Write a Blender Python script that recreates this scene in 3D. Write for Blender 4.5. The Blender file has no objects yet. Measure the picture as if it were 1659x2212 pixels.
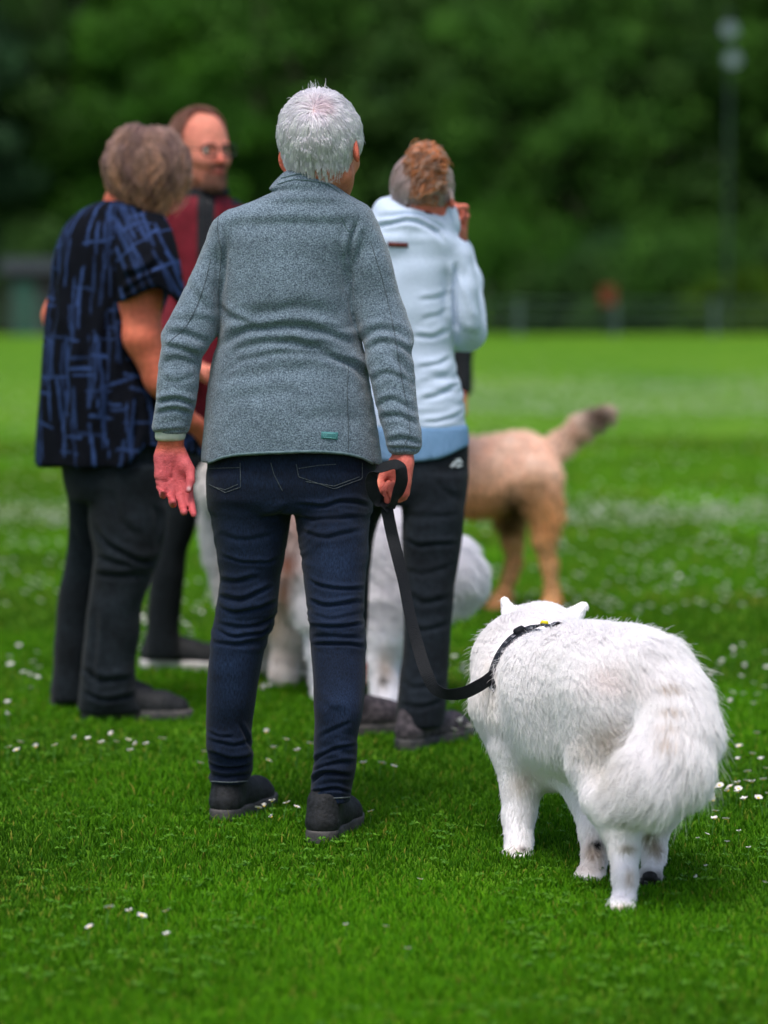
import bpy, math, random
import numpy as np
from mathutils import Matrix, Vector
rng = np.random.default_rng(7)
random.seed(7)
sc = bpy.context.scene

# ------------------------------------------------------------------ camera, sky, sun, exposure
CAM_H = 1.18
FPX = 5876.0           # focal length in units of the 1659 px wide photograph
CX, CY = 829.5, 1106.0
TILT = math.radians(4.39)
cam_d = bpy.data.cameras.new("camera")
cam = bpy.data.objects.new("camera", cam_d)
sc.collection.objects.link(cam)
cam.location = (0, 0, CAM_H)
cam.rotation_euler = (math.radians(90) - TILT, 0, 0)
cam_d.sensor_fit = 'HORIZONTAL'
cam_d.sensor_width = 24.0
cam_d.lens = 85.0
cam_d.clip_start = 0.1
cam_d.clip_end = 2000
cam_d.dof.use_dof = True
cam_d.dof.focus_distance = 5.85
cam_d.dof.aperture_fstop = 1.75
sc.camera = cam

SUN_EL, SUN_ROT = math.radians(66), math.radians(200)
world = bpy.data.worlds.new("World")
sc.world = world
world.use_nodes = True
wn, wl = world.node_tree.nodes, world.node_tree.links
for n_ in list(wn): wn.remove(n_)
wo = wn.new('ShaderNodeOutputWorld'); bg = wn.new('ShaderNodeBackground'); sky = wn.new('ShaderNodeTexSky')
sky.sky_type = 'NISHITA'; sky.sun_disc = False
sky.sun_elevation = SUN_EL; sky.sun_rotation = SUN_ROT
sky.air_density = 1.0; sky.dust_density = 4.0; sky.ozone_density = 1.0
wl.new(sky.outputs[0], bg.inputs[0]); wl.new(bg.outputs[0], wo.inputs[0])
bg.inputs[1].default_value = 0.13
sun_d = bpy.data.lights.new("sun", 'SUN')
sun_d.energy = 1.5; sun_d.angle = math.radians(22); sun_d.color = (1.0, 0.97, 0.93)
sun = bpy.data.objects.new("sun", sun_d)
sc.collection.objects.link(sun)
sd = Vector((math.sin(SUN_ROT) * math.cos(SUN_EL), math.cos(SUN_ROT) * math.cos(SUN_EL), math.sin(SUN_EL)))
sun.rotation_euler = sd.to_track_quat('Z', 'Y').to_euler()
sc.view_settings.view_transform = 'Standard'
sc.view_settings.look = 'None'
sc.view_settings.exposure = 0.6
sc.view_settings.gamma = 1.0
sc.cycles.use_denoising = True
sc.cycles.max_bounces = 8
sc.cycles.diffuse_bounces = 4
sc.cycles.transparent_max_bounces = 8
sc.cycles.sample_clamp_indirect = 6.0

# ------------------------------------------------------------------ photograph pixel + distance -> point
ct, st = math.cos(TILT), math.sin(TILT)
def P(px, py, Y):
    rx, ry = (px - CX) / FPX, (CY - py) / FPX
    t = Y / (ct + ry * st)
    return np.array([rx * t, Y, CAM_H + t * (ry * ct - st)])
def G(px, py, z=0.0):
    rx, ry = (px - CX) / FPX, (CY - py) / FPX
    dz = ry * ct - st
    t = (z - CAM_H) / dz
    return np.array([rx * t, t * (ct + ry * st), z])
def proj(V):
    x, y, z = V[:, 0], V[:, 1], V[:, 2] - CAM_H
    f = y * ct - z * st
    u = y * st + z * ct
    return CX + FPX * x / f, CY - FPX * u / f

# ------------------------------------------------------------------ small numpy toolkit
def herm(xq, xs, ys):
    xs = np.asarray(xs, float); ys = np.asarray(ys, float)
    if len(xs) == 2: return np.interp(xq, xs, ys)
    d = np.diff(ys) / np.diff(xs)
    m = np.empty(len(xs)); m[0] = d[0]; m[-1] = d[-1]
    same = d[:-1] * d[1:] > 0
    m[1:-1] = np.where(same, 2 * d[:-1] * d[1:] / (d[:-1] + d[1:] + 1e-12 * np.sign(d[:-1] + d[1:] + 1e-30)), 0)
    q = np.clip(xq, xs[0], xs[-1])
    i = np.clip(np.searchsorted(xs, q) - 1, 0, len(xs) - 2)
    h = xs[i + 1] - xs[i]; t = (q - xs[i]) / h
    return ((2*t**3 - 3*t**2 + 1) * ys[i] + (t**3 - 2*t**2 + t) * h * m[i] + (-2*t**3 + 3*t**2) * ys[i+1] + (t**3 - t**2) * h * m[i+1])

def hash3(i, j, k, s=0):
    h = (i * 374761393 + j * 668265263 + k * 2147483647 + s * 1274126177) & 0xFFFFFFFF
    h = ((h ^ (h >> 13)) * 1274126177) & 0xFFFFFFFF
    h = (h ^ (h >> 16)) & 0xFFFFFF
    return h / float(0xFFFFFF)
def noise3(p, s=0):
    p = np.asarray(p, float) + 1000.0
    i = np.floor(p).astype(np.int64); f = p - i; f = f * f * (3 - 2 * f)
    r = 0
    for a in (0, 1):
        for b in (0, 1):
            for c in (0, 1):
                w = (f[:, 0] if a else 1 - f[:, 0]) * (f[:, 1] if b else 1 - f[:, 1]) * (f[:, 2] if c else 1 - f[:, 2])
                r = r + w * hash3(i[:, 0] + a, i[:, 1] + b, i[:, 2] + c, s)
    return r * 2 - 1
def nrm(v): return v / (np.linalg.norm(v, axis=-1, keepdims=True) + 1e-12)
def sstep(a, b, x):
    t = np.clip((x - a) / (b - a), 0, 1); return t * t * (3 - 2 * t)

# implicit primitives: (function(X,Y,Z), lo, hi)
def rc(a, b, ra, rb):
    a = np.asarray(a, float); b = np.asarray(b, float)
    ba = b - a; L = float(ba @ ba) + 1e-12
    def f(X, Y, Z):
        t = np.clip(((X - a[0]) * ba[0] + (Y - a[1]) * ba[1] + (Z - a[2]) * ba[2]) / L, 0, 1)
        dx = X - a[0] - t * ba[0]; dy = Y - a[1] - t * ba[1]; dz = Z - a[2] - t * ba[2]
        return np.sqrt(dx * dx + dy * dy + dz * dz) - (ra + (rb - ra) * t)
    r = max(ra, rb)
    return f, np.minimum(a, b) - r, np.maximum(a, b) + r
def ell(c, r, R=None):
    c = np.asarray(c, float); r = np.asarray(r, float); R = np.eye(3) if R is None else R
    def f(X, Y, Z):
        x, y, z = X - c[0], Y - c[1], Z - c[2]
        u = (x * R[0, 0] + y * R[1, 0] + z * R[2, 0]) / r[0]
        v = (x * R[0, 1] + y * R[1, 1] + z * R[2, 1]) / r[1]
        w = (x * R[0, 2] + y * R[1, 2] + z * R[2, 2]) / r[2]
        k0 = np.sqrt(u * u + v * v + w * w)
        k1 = np.sqrt((u / r[0])**2 + (v / r[1])**2 + (w / r[2])**2) + 1e-9
        return k0 * (k0 - 1) / k1
    m = float(r.max())
    e = np.abs(R) @ r
    return f, c - e, c + e
def stack(rows, Y0=None, hy0=None, inset=0.0, n=2.3, dy=0.0):
    """rows: (py, xl, xr[, Yc, hy]) in photograph pixels; horizontal superellipses along z"""
    zs, cx, a, cy, b = [], [], [], [], []
    for r in rows:
        Yc = (r[3] if len(r) > 3 and r[3] is not None else Y0); hy = (r[4] if len(r) > 4 else hy0)
        p0, p1 = P(r[1], r[0], Yc), P(r[2], r[0], Yc)
        zs.append(p0[2]); cx.append((p0[0] + p1[0]) / 2); a.append((p1[0] - p0[0]) / 2); cy.append(Yc + dy); b.append(hy)
    o = np.argsort(zs); zs = np.array(zs)[o]
    cx, a, cy, b = (np.array(v)[o] for v in (cx, a, cy, b))
    a = np.maximum(a - inset, .012); b = np.maximum(b - inset, .012)
    z0, z1 = zs[0] + inset, zs[-1] - inset
    def f(X, Y, Z):
        z = Z.reshape(-1)
        CXi, A, CYi, B = (herm(z, zs, v)[None, None, :] for v in (cx, a, cy, b))
        q = (np.abs((X - CXi) / A)**n + np.abs((Y - CYi) / B)**n) ** (1 / n)
        d = (q - 1) * np.minimum(A, B)
        e = np.maximum(z0 - Z, Z - z1)
        k = .012; h = np.clip(.5 + .5 * (d - e) / k, 0, 1)
        return e * (1 - h) + d * h + k * h * (1 - h)
    return f, np.array([(cx - a).min(), (cy - b).min(), z0]), np.array([(cx + a).max(), (cy + b).max(), z1])

class Field:
    def __init__(s, lo, hi, h):
        s.lo = np.asarray(lo, float); s.h = h
        s.n = np.ceil((np.asarray(hi) - s.lo) / h).astype(int) + 1
        s.f = np.full(s.n, 0.2, np.float32)
    def box(s, lo, hi, m):
        i0 = np.clip(np.floor((lo - m - s.lo) / s.h).astype(int), 0, s.n)
        i1 = np.clip(np.ceil((hi + m - s.lo) / s.h).astype(int) + 1, 0, s.n)
        if (i1 <= i0).any(): return None
        ax = [s.lo[k] + s.h * np.arange(i0[k], i1[k]) for k in range(3)]
        return (tuple(slice(i0[k], i1[k]) for k in range(3)), ax[0][:, None, None], ax[1][None, :, None], ax[2][None, None, :])
    def add(s, prim, k=.01):
        f, lo, hi = prim
        r = s.box(lo, hi, max(3 * s.h, k) + .004)
        if r is None: return s
        sl, X, Y, Z = r
        d = f(X, Y, Z); g = s.f[sl]
        h = np.maximum(k - np.abs(g - d), 0) / k
        s.f[sl] = np.minimum(g, d) - h * h * k * .25
        return s
    def cut(s, prim, k=.006):
        f, lo, hi = prim
        r = s.box(lo, hi, max(3 * s.h, k) + .004)
        if r is None: return s
        sl, X, Y, Z = r
        d = -f(X, Y, Z); g = s.f[sl]
        h = np.maximum(k - np.abs(g - d), 0) / k
        s.f[sl] = np.maximum(g, d) + h * h * k * .25
        return s
    def clip(s, fn):
        X, Y, Z = (s.lo[k] + s.h * np.arange(s.n[k]) for k in range(3))
        s.f = np.maximum(s.f, fn(X[:, None, None], Y[None, :, None], Z[None, None, :])).astype(np.float32)
        return s
    def mesh(s, smooth=2):
        f = s.f; f[0] = .2; f[-1] = .2; f[:, 0] = .2; f[:, -1] = .2; f[:, :, 0] = .2; f[:, :, -1] = .2
        ins = f < 0
        n = np.array(f.shape) - 1
        c = np.zeros(n, np.uint8)
        for a in (0, 1):
            for b in (0, 1):
                for d in (0, 1):
                    c += ins[a:a + n[0], b:b + n[1], d:d + n[2]]
        act = (c > 0) & (c < 8)
        I = np.argwhere(act)
        idx = np.full(n, -1, np.int32); idx[act] = np.arange(len(I))
        cor = np.array([[a, b, d] for a in (0, 1) for b in (0, 1) for d in (0, 1)])
        vals = np.stack([f[I[:, 0] + q[0], I[:, 1] + q[1], I[:, 2] + q[2]] for q in cor], 1)
        acc = np.zeros((len(I), 3)); cnt = np.zeros(len(I))
        for i in range(8):
            for j in range(i + 1, 8):
                if np.abs(cor[i] - cor[j]).sum() != 1: continue
                x, y = vals[:, i], vals[:, j]; m = (x < 0) != (y < 0)
                t = np.where(m, x / np.where(m, x - y, 1), 0)
                p = cor[i] + t[:, None] * (cor[j] - cor[i])
                acc += p * m[:, None]; cnt += m
        V = s.lo + s.h * (I + acc / cnt[:, None])
        Q = []
        for ax in range(3):
            o = [k for k in range(3) if k != ax]
            A = ins; sl0 = [slice(None)] * 3; sl1 = [slice(None)] * 3
            sl0[ax] = slice(0, -1); sl1[ax] = slice(1, None)
            d = A[tuple(sl0)].astype(np.int8) - A[tuple(sl1)]
            E = np.argwhere(d != 0); sg = d[E[:, 0], E[:, 1], E[:, 2]]
            ok = (E[:, o[0]] > 0) & (E[:, o[1]] > 0) & (E[:, o[0]] < n[o[0]]) & (E[:, o[1]] < n[o[1]])
            E = E[ok]; sg = sg[ok]
            def cell(du, dv):
                e = E.copy(); e[:, o[0]] -= du; e[:, o[1]] -= dv
                return idx[e[:, 0], e[:, 1], e[:, 2]]
            q = np.stack([cell(1, 1), cell(0, 1), cell(0, 0), cell(1, 0)], 1)
            flip = (sg < 0) if ax != 1 else (sg > 0)
            q[flip] = q[flip][:, ::-1]
            Q.append(q)
        Q = np.concatenate(Q)
        Q = Q[(Q >= 0).all(1)]
        for _ in range(smooth): V = lap(V, Q)
        return V, Q
def lap(V, Q, w=.6):
    a = np.concatenate([Q[:, 0], Q[:, 1], Q[:, 2], Q[:, 3]]); b = np.concatenate([Q[:, 1], Q[:, 2], Q[:, 3], Q[:, 0]])
    n = len(V); cnt = np.bincount(a, minlength=n) + np.bincount(b, minlength=n)
    S = np.stack([np.bincount(a, V[b, k], n) + np.bincount(b, V[a, k], n) for k in range(3)], 1)
    return V + w * (S / np.maximum(cnt, 1)[:, None] - V)
def normals(V, Q):
    fn = np.cross(V[Q[:, 2]] - V[Q[:, 0]], V[Q[:, 3]] - V[Q[:, 1]])
    N = np.zeros_like(V)
    for k in range(4):
        for c in range(3): N[:, c] += np.bincount(Q[:, k], fn[:, c], len(V))
    return nrm(N)

# ------------------------------------------------------------------ objects
def link(o, parent=None):
    sc.collection.objects.link(o)
    if parent is not None: o.parent = parent
    return o
def tag(o, label=None, cat=None, group=None, kind=None):
    if label: o['label'] = label
    if cat: o['category'] = cat
    if group: o['group'] = group
    if kind: o['kind'] = kind
    return o
def empty(name, loc=(0, 0, 0)):
    o = bpy.data.objects.new(name, None); o.location = loc; o.empty_display_size = .1
    return link(o)
def off_of(p):
    o = np.zeros(3)
    while p is not None: o += np.array(p.location); p = p.parent
    return o
def mesh_obj(name, V, Q, mat, parent=None, col=None, smooth=True, T=None, mats=None, mi=None, origin=None):
    """V verts, Q quads (n,4), T tris (n,3); col: per-vertex RGB attribute"""
    V = np.asarray(V, np.float64)
    if parent is not None: V = V - off_of(parent)
    elif origin is not None: V = V - np.asarray(origin)
    me = bpy.data.meshes.new(name)
    nq = 0 if Q is None else len(Q); nt = 0 if T is None else len(T)
    loops = np.concatenate([x.ravel() for x in (Q, T) if x is not None and len(x)]).astype(np.int32)
    me.vertices.add(len(V)); me.vertices.foreach_set('co', V.astype(np.float32).ravel())
    me.loops.add(len(loops)); me.loops.foreach_set('vertex_index', loops)
    starts = np.concatenate([np.arange(nq) * 4, nq * 4 + np.arange(nt) * 3]).astype(np.int32)
    me.polygons.add(nq + nt); me.polygons.foreach_set('loop_start', starts)
    me.update(calc_edges=True)
    me.polygons.foreach_set('use_smooth', np.full(nq + nt, smooth))
    if col is not None:
        at = me.attributes.new('Col', 'FLOAT_COLOR', 'POINT')
        c = np.ones((len(V), 4), np.float32); c[:, :3] = col
        at.data.foreach_set('color', c.ravel())
    for m in (mats or [mat]): me.materials.append(m)
    if mi is not None: me.polygons.foreach_set('material_index', np.asarray(mi, np.int32))
    me.validate(clean_customdata=False)
    o = bpy.data.objects.new(name, me)
    if parent is None and origin is not None: o.location = origin
    return link(o, parent)
def curves_obj(name, pts, rad, mat, parent=None, tint=None):
    """pts (N,K,3), rad (N,K) or (K,)"""
    N, K = pts.shape[:2]
    if parent is not None: pts = pts - off_of(parent)
    hc = bpy.data.hair_curves.new(name)
    hc.add_curves([K] * N)
    hc.points.foreach_set('position', pts.astype(np.float32).ravel())
    r = np.broadcast_to(rad, (N, K)).astype(np.float32)
    at = hc.attributes.get('radius') or hc.attributes.new('radius', 'FLOAT', 'POINT')
    at.data.foreach_set('value', r.ravel())
    at = hc.attributes.new('Col', 'FLOAT_COLOR', 'POINT')
    c = np.ones((N, K, 4), np.float32)
    if tint is not None: c[..., :3] = tint
    at.data.foreach_set('color', c.ravel())
    hc.materials.append(mat)
    o = bpy.data.objects.new(name, hc)
    return link(o, parent)

# ------------------------------------------------------------------ materials
def material(name, c1, c2=None, rough=.8, noise=None, noise2=None, bump=None, attr=False, sheen=0, transl=0, spec=.3, coat=0, wave=None, alpha_ramp=None):
    """c1/c2 mixed by noise=(scale, low, high, detail[, (sx,sy,sz)]); noise2 multiplies; bump=(scale, distance, detail)"""
    m = bpy.data.materials.new(name); m.use_nodes = True
    nt = m.node_tree; N, L = nt.nodes, nt.links
    b = N['Principled BSDF']; out = N['Material Output']
    b.inputs['Roughness'].default_value = rough
    b.inputs['Specular IOR Level'].default_value = spec
    b.inputs['Sheen Weight'].default_value = sheen
    tc = N.new('ShaderNodeTexCoord')
    def nz(scale, detail, st=None, ramp=None):
        src = tc.outputs['Object']
        if st:
            mp = N.new('ShaderNodeMapping'); mp.inputs['Scale'].default_value = st
            L.new(src, mp.inputs[0]); src = mp.outputs[0]
        t = N.new('ShaderNodeTexNoise'); t.inputs['Scale'].default_value = scale; t.inputs['Detail'].default_value = detail
        L.new(src, t.inputs['Vector'])
        if ramp:
            r = N.new('ShaderNodeMapRange'); r.inputs[1].default_value = ramp[0]; r.inputs[2].default_value = ramp[1]
            L.new(t.outputs['Fac'], r.inputs[0]); return r.outputs[0]
        return t.outputs['Fac']
    col = None
    rgb = N.new('ShaderNodeRGB'); rgb.outputs[0].default_value = (*c1, 1); col = rgb.outputs[0]
    if noise:
        mx = N.new('ShaderNodeMix'); mx.data_type = 'RGBA'
        L.new(nz(noise[0], noise[3], noise[4] if len(noise) > 4 else None, (noise[1], noise[2])), mx.inputs[0])
        L.new(col, mx.inputs[6]); mx.inputs[7].default_value = (*(c2 or c1), 1); col = mx.outputs[2]
    if noise2:
        mx = N.new('ShaderNodeMix'); mx.data_type = 'RGBA'; mx.blend_type = 'MULTIPLY'; mx.inputs[0].default_value = 1
        r = N.new('ShaderNodeMapRange'); r.inputs[1].default_value = .3; r.inputs[2].default_value = .7
        r.inputs[3].default_value = noise2[1]; r.inputs[4].default_value = noise2[2]
        L.new(nz(noise2[0], 3), r.inputs[0])
        L.new(col, mx.inputs[6]); L.new(r.outputs[0], mx.inputs[7]); col = mx.outputs[2]
    if attr:
        a = N.new('ShaderNodeAttribute'); a.attribute_name = 'Col'
        mx = N.new('ShaderNodeMix'); mx.data_type = 'RGBA'; mx.blend_type = 'MULTIPLY'; mx.inputs[0].default_value = 1
        L.new(col, mx.inputs[6]); L.new(a.outputs['Color'], mx.inputs[7]); col = mx.outputs[2]
    L.new(col, b.inputs['Base Color'])
    if bump:
        bp = N.new('ShaderNodeBump'); bp.inputs['Distance'].default_value = bump[1]; bp.inputs['Strength'].default_value = 1
        L.new(nz(bump[0], bump[2], bump[3] if len(bump) > 3 else None), bp.inputs['Height']); L.new(bp.outputs[0], b.inputs['Normal'])
    if transl:
        t = N.new('ShaderNodeBsdfTranslucent'); L.new(col, t.inputs[0])
        ms = N.new('ShaderNodeMixShader'); ms.inputs[0].default_value = transl
        L.new(b.outputs[0], ms.inputs[1]); L.new(t.outputs[0], ms.inputs[2]); L.new(ms.outputs[0], out.inputs[0])
    return m
def lin(r, g, b):
    return tuple(((v / 255) / 12.92 if v / 255 <= .04045 else ((v / 255 + .055) / 1.055) ** 2.4) for v in (r, g, b))

# ------------------------------------------------------------------ folds, hair growth
def fold_disp(V, N, folds, side=-1):
    """folds: (polyline px, width px, amp m): groove with a ridge above it, on the side whose normal faces the viewer's side"""
    x, y = proj(V); out = np.zeros(len(V))
    x = x + 6 * noise3(V * 13, 61); y = y + 7 * noise3(V * 11, 62) + 3 * noise3(V * 30, 63)
    gA = np.random.default_rng(len(folds))
    mask = np.clip(side * N[:, 1] * 1.6 + .35, 0, 1)
    for pts, w, amp in folds:
        pts = np.array(pts, float)
        tt = np.linspace(0, len(pts) - 1, (len(pts) - 1) * 6 + 1)
        cp = np.stack([herm(tt, np.arange(len(pts)), pts[:, k]) for k in (0, 1)], 1) if len(pts) > 2 else np.stack([np.interp(tt, [0, 1], pts[:, k]) for k in (0, 1)], 1)
        lo, hi = cp.min(0) - 4 * w, cp.max(0) + 4 * w
        s = np.nonzero((x > lo[0]) & (x < hi[0]) & (y > lo[1]) & (y < hi[1]) & (mask > 0))[0]
        if not len(s): continue
        best = np.full(len(s), 1e9); sg = np.zeros(len(s)); al = np.zeros(len(s))
        for i in range(len(cp) - 1):
            a, b = cp[i], cp[i + 1]; d = b - a; L2 = d @ d + 1e-9
            px, py = x[s] - a[0], y[s] - a[1]
            t = np.clip((px * d[0] + py * d[1]) / L2, 0, 1)
            qx, qy = px - t * d[0], py - t * d[1]; q = np.hypot(qx, qy)
            m = q < best
            best[m] = q[m]; sg[m] = np.sign((d[0] * py - d[1] * px))[m]; al[m] = ((i + t) / (len(cp) - 1))[m]
        taper = np.minimum(1, np.minimum(al, 1 - al) * 5 + .0)
        u = sg * best / w          # positive below the line for left-to-right polylines
        amp = amp * gA.uniform(.45, 1.15)
        out[s] += amp * taper * mask[s] * (1.0 * np.exp(-(u + 1.3)**2) - 1.2 * np.exp(-(u * 1.5)**2) + .35 * np.exp(-(u - 1.6)**2))
    return out
def wrinkle(V, band, amp, freq=(9, 9, 38), s=3, xr=None):
    """horizontal wrinkles in a band of photograph rows (y0, y1)"""
    x, y = proj(V)
    w = sstep(band[0], band[0] + (band[1] - band[0]) * .3, y) * (1 - sstep(band[1] - (band[1] - band[0]) * .2, band[1], y))
    if xr: w = w * sstep(xr[0] - 6, xr[0] + 6, x) * (1 - sstep(xr[1] - 6, xr[1] + 6, x))
    q = V * np.array(freq); q[:, 2] += 2.2 * noise3(V * 9, s + 1)
    r = 1 - 2.2 * np.abs(noise3(q, s))
    return amp * w * r
def sample_surface(V, Q, n, wfn=None):
    A = np.linalg.norm(np.cross(V[Q[:, 2]] - V[Q[:, 0]], V[Q[:, 3]] - V[Q[:, 1]]), axis=1)
    if wfn is not None: A = A * wfn(V[Q].mean(1))
    c = np.cumsum(A); i = np.searchsorted(c, rng.random(n) * c[-1])
    u, v = rng.random((n, 1)), rng.random((n, 1))
    q = Q[np.minimum(i, len(Q) - 1)]
    W = [(1 - u) * (1 - v), u * (1 - v), u * v, (1 - u) * v]
    return q, W
def fur(name, V, Q, N, n, dirfn, lenfn, mat, parent, r0=.0005, K=5, clump=.5, cell=.014, tintfn=None, lift=.35, jit=.25, wfn=None, grav=.5):
    q, W = sample_surface(V, Q, n, wfn)
    p = sum(w * V[q[:, k]] for k, w in enumerate(W)); nn = nrm(sum(w * N[q[:, k]] for k, w in enumerate(W)))
    d = dirfn(p, nn); d = nrm(d - (d * nn).sum(1, keepdims=True) * nn)
    L = lenfn(p) * (.65 + .5 * rng.random(n)); ok = L > .002
    p, nn, d, L = p[ok], nn[ok], d[ok], L[ok]; n = len(p)
    d = nrm(d + jit * rng.normal(size=d.shape))
    tip = p + (nrm(nn * lift + d) * L[:, None])
    for cs, cw in ((cell * 2.6, clump * .5), (cell, clump)):
        ci = np.floor((p + rng.normal(size=3) + .012 * noise3(p * 30, 4)[:, None]) / cs).astype(np.int64)
        key = (ci[:, 0] * 73856093) ^ (ci[:, 1] * 19349663) ^ (ci[:, 2] * 83492791)
        _, inv = np.unique(key, return_inverse=True); m = inv.max() + 1
        cnt = np.bincount(inv, minlength=m)
        off = tip - p
        mt = np.stack([np.bincount(inv, tip[:, k], m) / cnt for k in range(3)], 1)[inv]
        ln = np.linalg.norm(off, axis=1, keepdims=True)
        tip = tip * (1 - cw) + (mt) * cw
        tip = p + nrm(tip - p) * ln
    pts = np.empty((n, K, 3)); base = nrm(nn * (lift + .5) + d)
    for k in range(K):
        t = k / (K - 1)
        pts[:, k] = p + base * (L * .45 * t * (1 - t) * 2)[:, None] * .6 + (tip - p) * t
        pts[:, k, 2] -= grav * L * .35 * t * t
    rad = r0 * (1 - np.linspace(0, 1, K)**1.5 * .8)
    tint = None
    if tintfn is not None:
        c = tintfn(p)
        tint = np.repeat(c[:, None, :], K, 1)
    return curves_obj(name, pts, rad, mat, parent, tint)
# ------------------------------------------------------------------ anatomy
def Rz(a): c, s = math.cos(a), math.sin(a); return np.array([[c, -s, 0], [s, c, 0], [0, 0, 1.]])
def Rx(a): c, s = math.cos(a), math.sin(a); return np.array([[1, 0, 0], [0, c, -s], [0, s, c.real]])
def Ry(a): c, s = math.cos(a), math.sin(a); return np.array([[c, 0, s], [0, 1, 0], [-s, 0, c]])
class Head:
    """local axes: x to the person's right, y where the face looks, z up; chin at z 0, crown at .23"""
    def __init__(s, centre, yaw, pitch=0, roll=0, scale=1.0, wide=1.0):
        s.R = Rz(-math.radians(yaw)) @ Rx(math.radians(pitch)) @ Ry(math.radians(roll))
        s.s = scale; s.w = wide
        s.o = np.asarray(centre) - s.R @ (np.array([0, -.01, .145]) * scale)
        s.c = np.asarray(centre)
    def p(s, x, y, z): return s.o + s.R @ (np.array([x * s.w, y, z]) * s.s)
    def local(s, V): return ((V - s.o) @ s.R) / s.s
    def build(s, F, neck=None, ears=True, k=.015):
        a = s.s
        e = lambda c, r, R=None: ell(s.p(*c), np.array(r) * a, s.R if R is None else s.R @ R)
        c = lambda p, q, r1, r2: rc(s.p(*p), s.p(*q), r1 * a, r2 * a)
        F.add(e((0, -.01, .145), (.076 * s.w, .098, .086)), .02)
        F.add(e((0, .03, .09), (.062 * s.w, .062, .085)), .03)
        for q in (-1, 1):
            F.add(c((q * .048, .0, .052), (q * .012, .073, .016), .02, .018), .03)
            F.add(c((q * .05, .055, .085), (q * .03, .08, .075), .016, .014), .02)
        F.add(c((0, .08, .014), (0, .082, .02), .014, .012), .012)
        F.add(c((-.036, .081, .127), (.036, .081, .127), .011, .011), .012)
        for q in (-1, 1): F.cut(e((q * .031, .1, .11), (.016, .014, .011)), .012)
        F.add(c((0, .09, .118), (0, .111, .08), .008, .0115), .012)
        for q in (-1, 1): F.add(c((q * .011, .099, .077), (q * .012, .094, .077), .0075, .007), .006)
        F.add(e((0, .094, .053), (.024, .011, .0065)), .006); F.add(e((0, .0925, .043), (.02, .011, .0075)), .004)
        F.cut(e((0, .108, .0485), (.022, .008, .0014)), .003)
        if ears:
            for q in (-1, 1):
                R = Rz(q * math.radians(28)) @ Ry(q * math.radians(-8)) @ Rx(math.radians(-12))
                F.add(e((q * .083 / 1, -.012, .107), (.0085, .02, .033), R), .01)
                F.cut(e((q * .091, -.004, .11), (.006, .01, .02), R), .006)
        F.add(rc(s.p(0, -.025, .07), neck if neck is not None else s.p(0, -.04, -.07), .054 * a, .06 * a), .03)
    def tint(s, V, base, lip=None):
        L = s.local(V); c = np.tile(np.array(base, float), (len(V), 1))
        return c, L
def seg_chain(F, pts, rad, k):
    for i in range(len(pts) - 1): F.add(rc(pts[i], pts[i + 1], rad[i], rad[i + 1]), k)
def hand(F, w, R, side, curls, thumb, spread=(.30, .1, -.08, -.24), s=1.0):
    """w wrist; R columns: x thumb side, y palm normal, z towards the fingers. curls: per finger three bends in degrees"""
    R = np.asarray(R)
    T = lambda x, y, z: w + R @ (np.array([x, y, z]) * s)
    kn = [(.032, 0, .093), (.011, -.003, .097), (-.011, -.002, .092), (-.031, .002, .084)]
    base = [(.018, 0, .012), (.007, -.002, .008), (-.006, -.002, .008), (-.018, 0, .012)]
    for b, q in zip(base, kn): F.add(rc(T(*b), T(*q), .0155 * s, .0115 * s), .014)
    F.add(rc(T(.018, .006, .02), T(.03, .014, .05), .018 * s, .015 * s), .014)       # thumb ball
    F.add(rc(T(-.02, .006, .02), T(-.029, .007, .06), .014 * s, .012 * s), .014)
    ln = [(.041, .026, .021), (.045, .029, .022), (.041, .027, .021), (.032, .02, .019)]
    rr = [.0094, .0098, .0094, .0084]
    tips = []
    for q, l, c, r, sp in zip(kn, ln, curls, rr, spread):
        p = T(*q); ang = 0.
        for j in range(3):
            ang += math.radians(c[j])
            d = R @ np.array([math.sin(sp) * math.cos(ang) if j == 0 or True else 0, math.sin(ang), math.cos(ang) * math.cos(sp)])
            n = p + d * l[j] * s
            F.add(rc(p, n, (r + .0011 - .0007 * j) * s, (r + .0002 - .0007 * (j + 1)) * s), .006 if j == 0 else .002)
            p = n
        tips.append(p)
    t = [T(*x) for x in thumb]
    for i, r in enumerate((.0165, .0115, .0105)):
        if i < len(t) - 1: F.add(rc(t[i], t[i + 1], r * s, (.012, .0105, .008)[i] * s), .008 if i == 0 else .003)
    return tips, t
def foot_prims(o, yaw, L=.27, w=.046):
    """shoe outline prims; o = point under the heel centre on the ground, yaw 0 = pointing away (+y)"""
    R = Rz(-math.radians(yaw)); k = L / .27
    T = lambda x, y, z: np.asarray(o) + R @ np.array([x * k, y * k, z * k])
    return T
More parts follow.
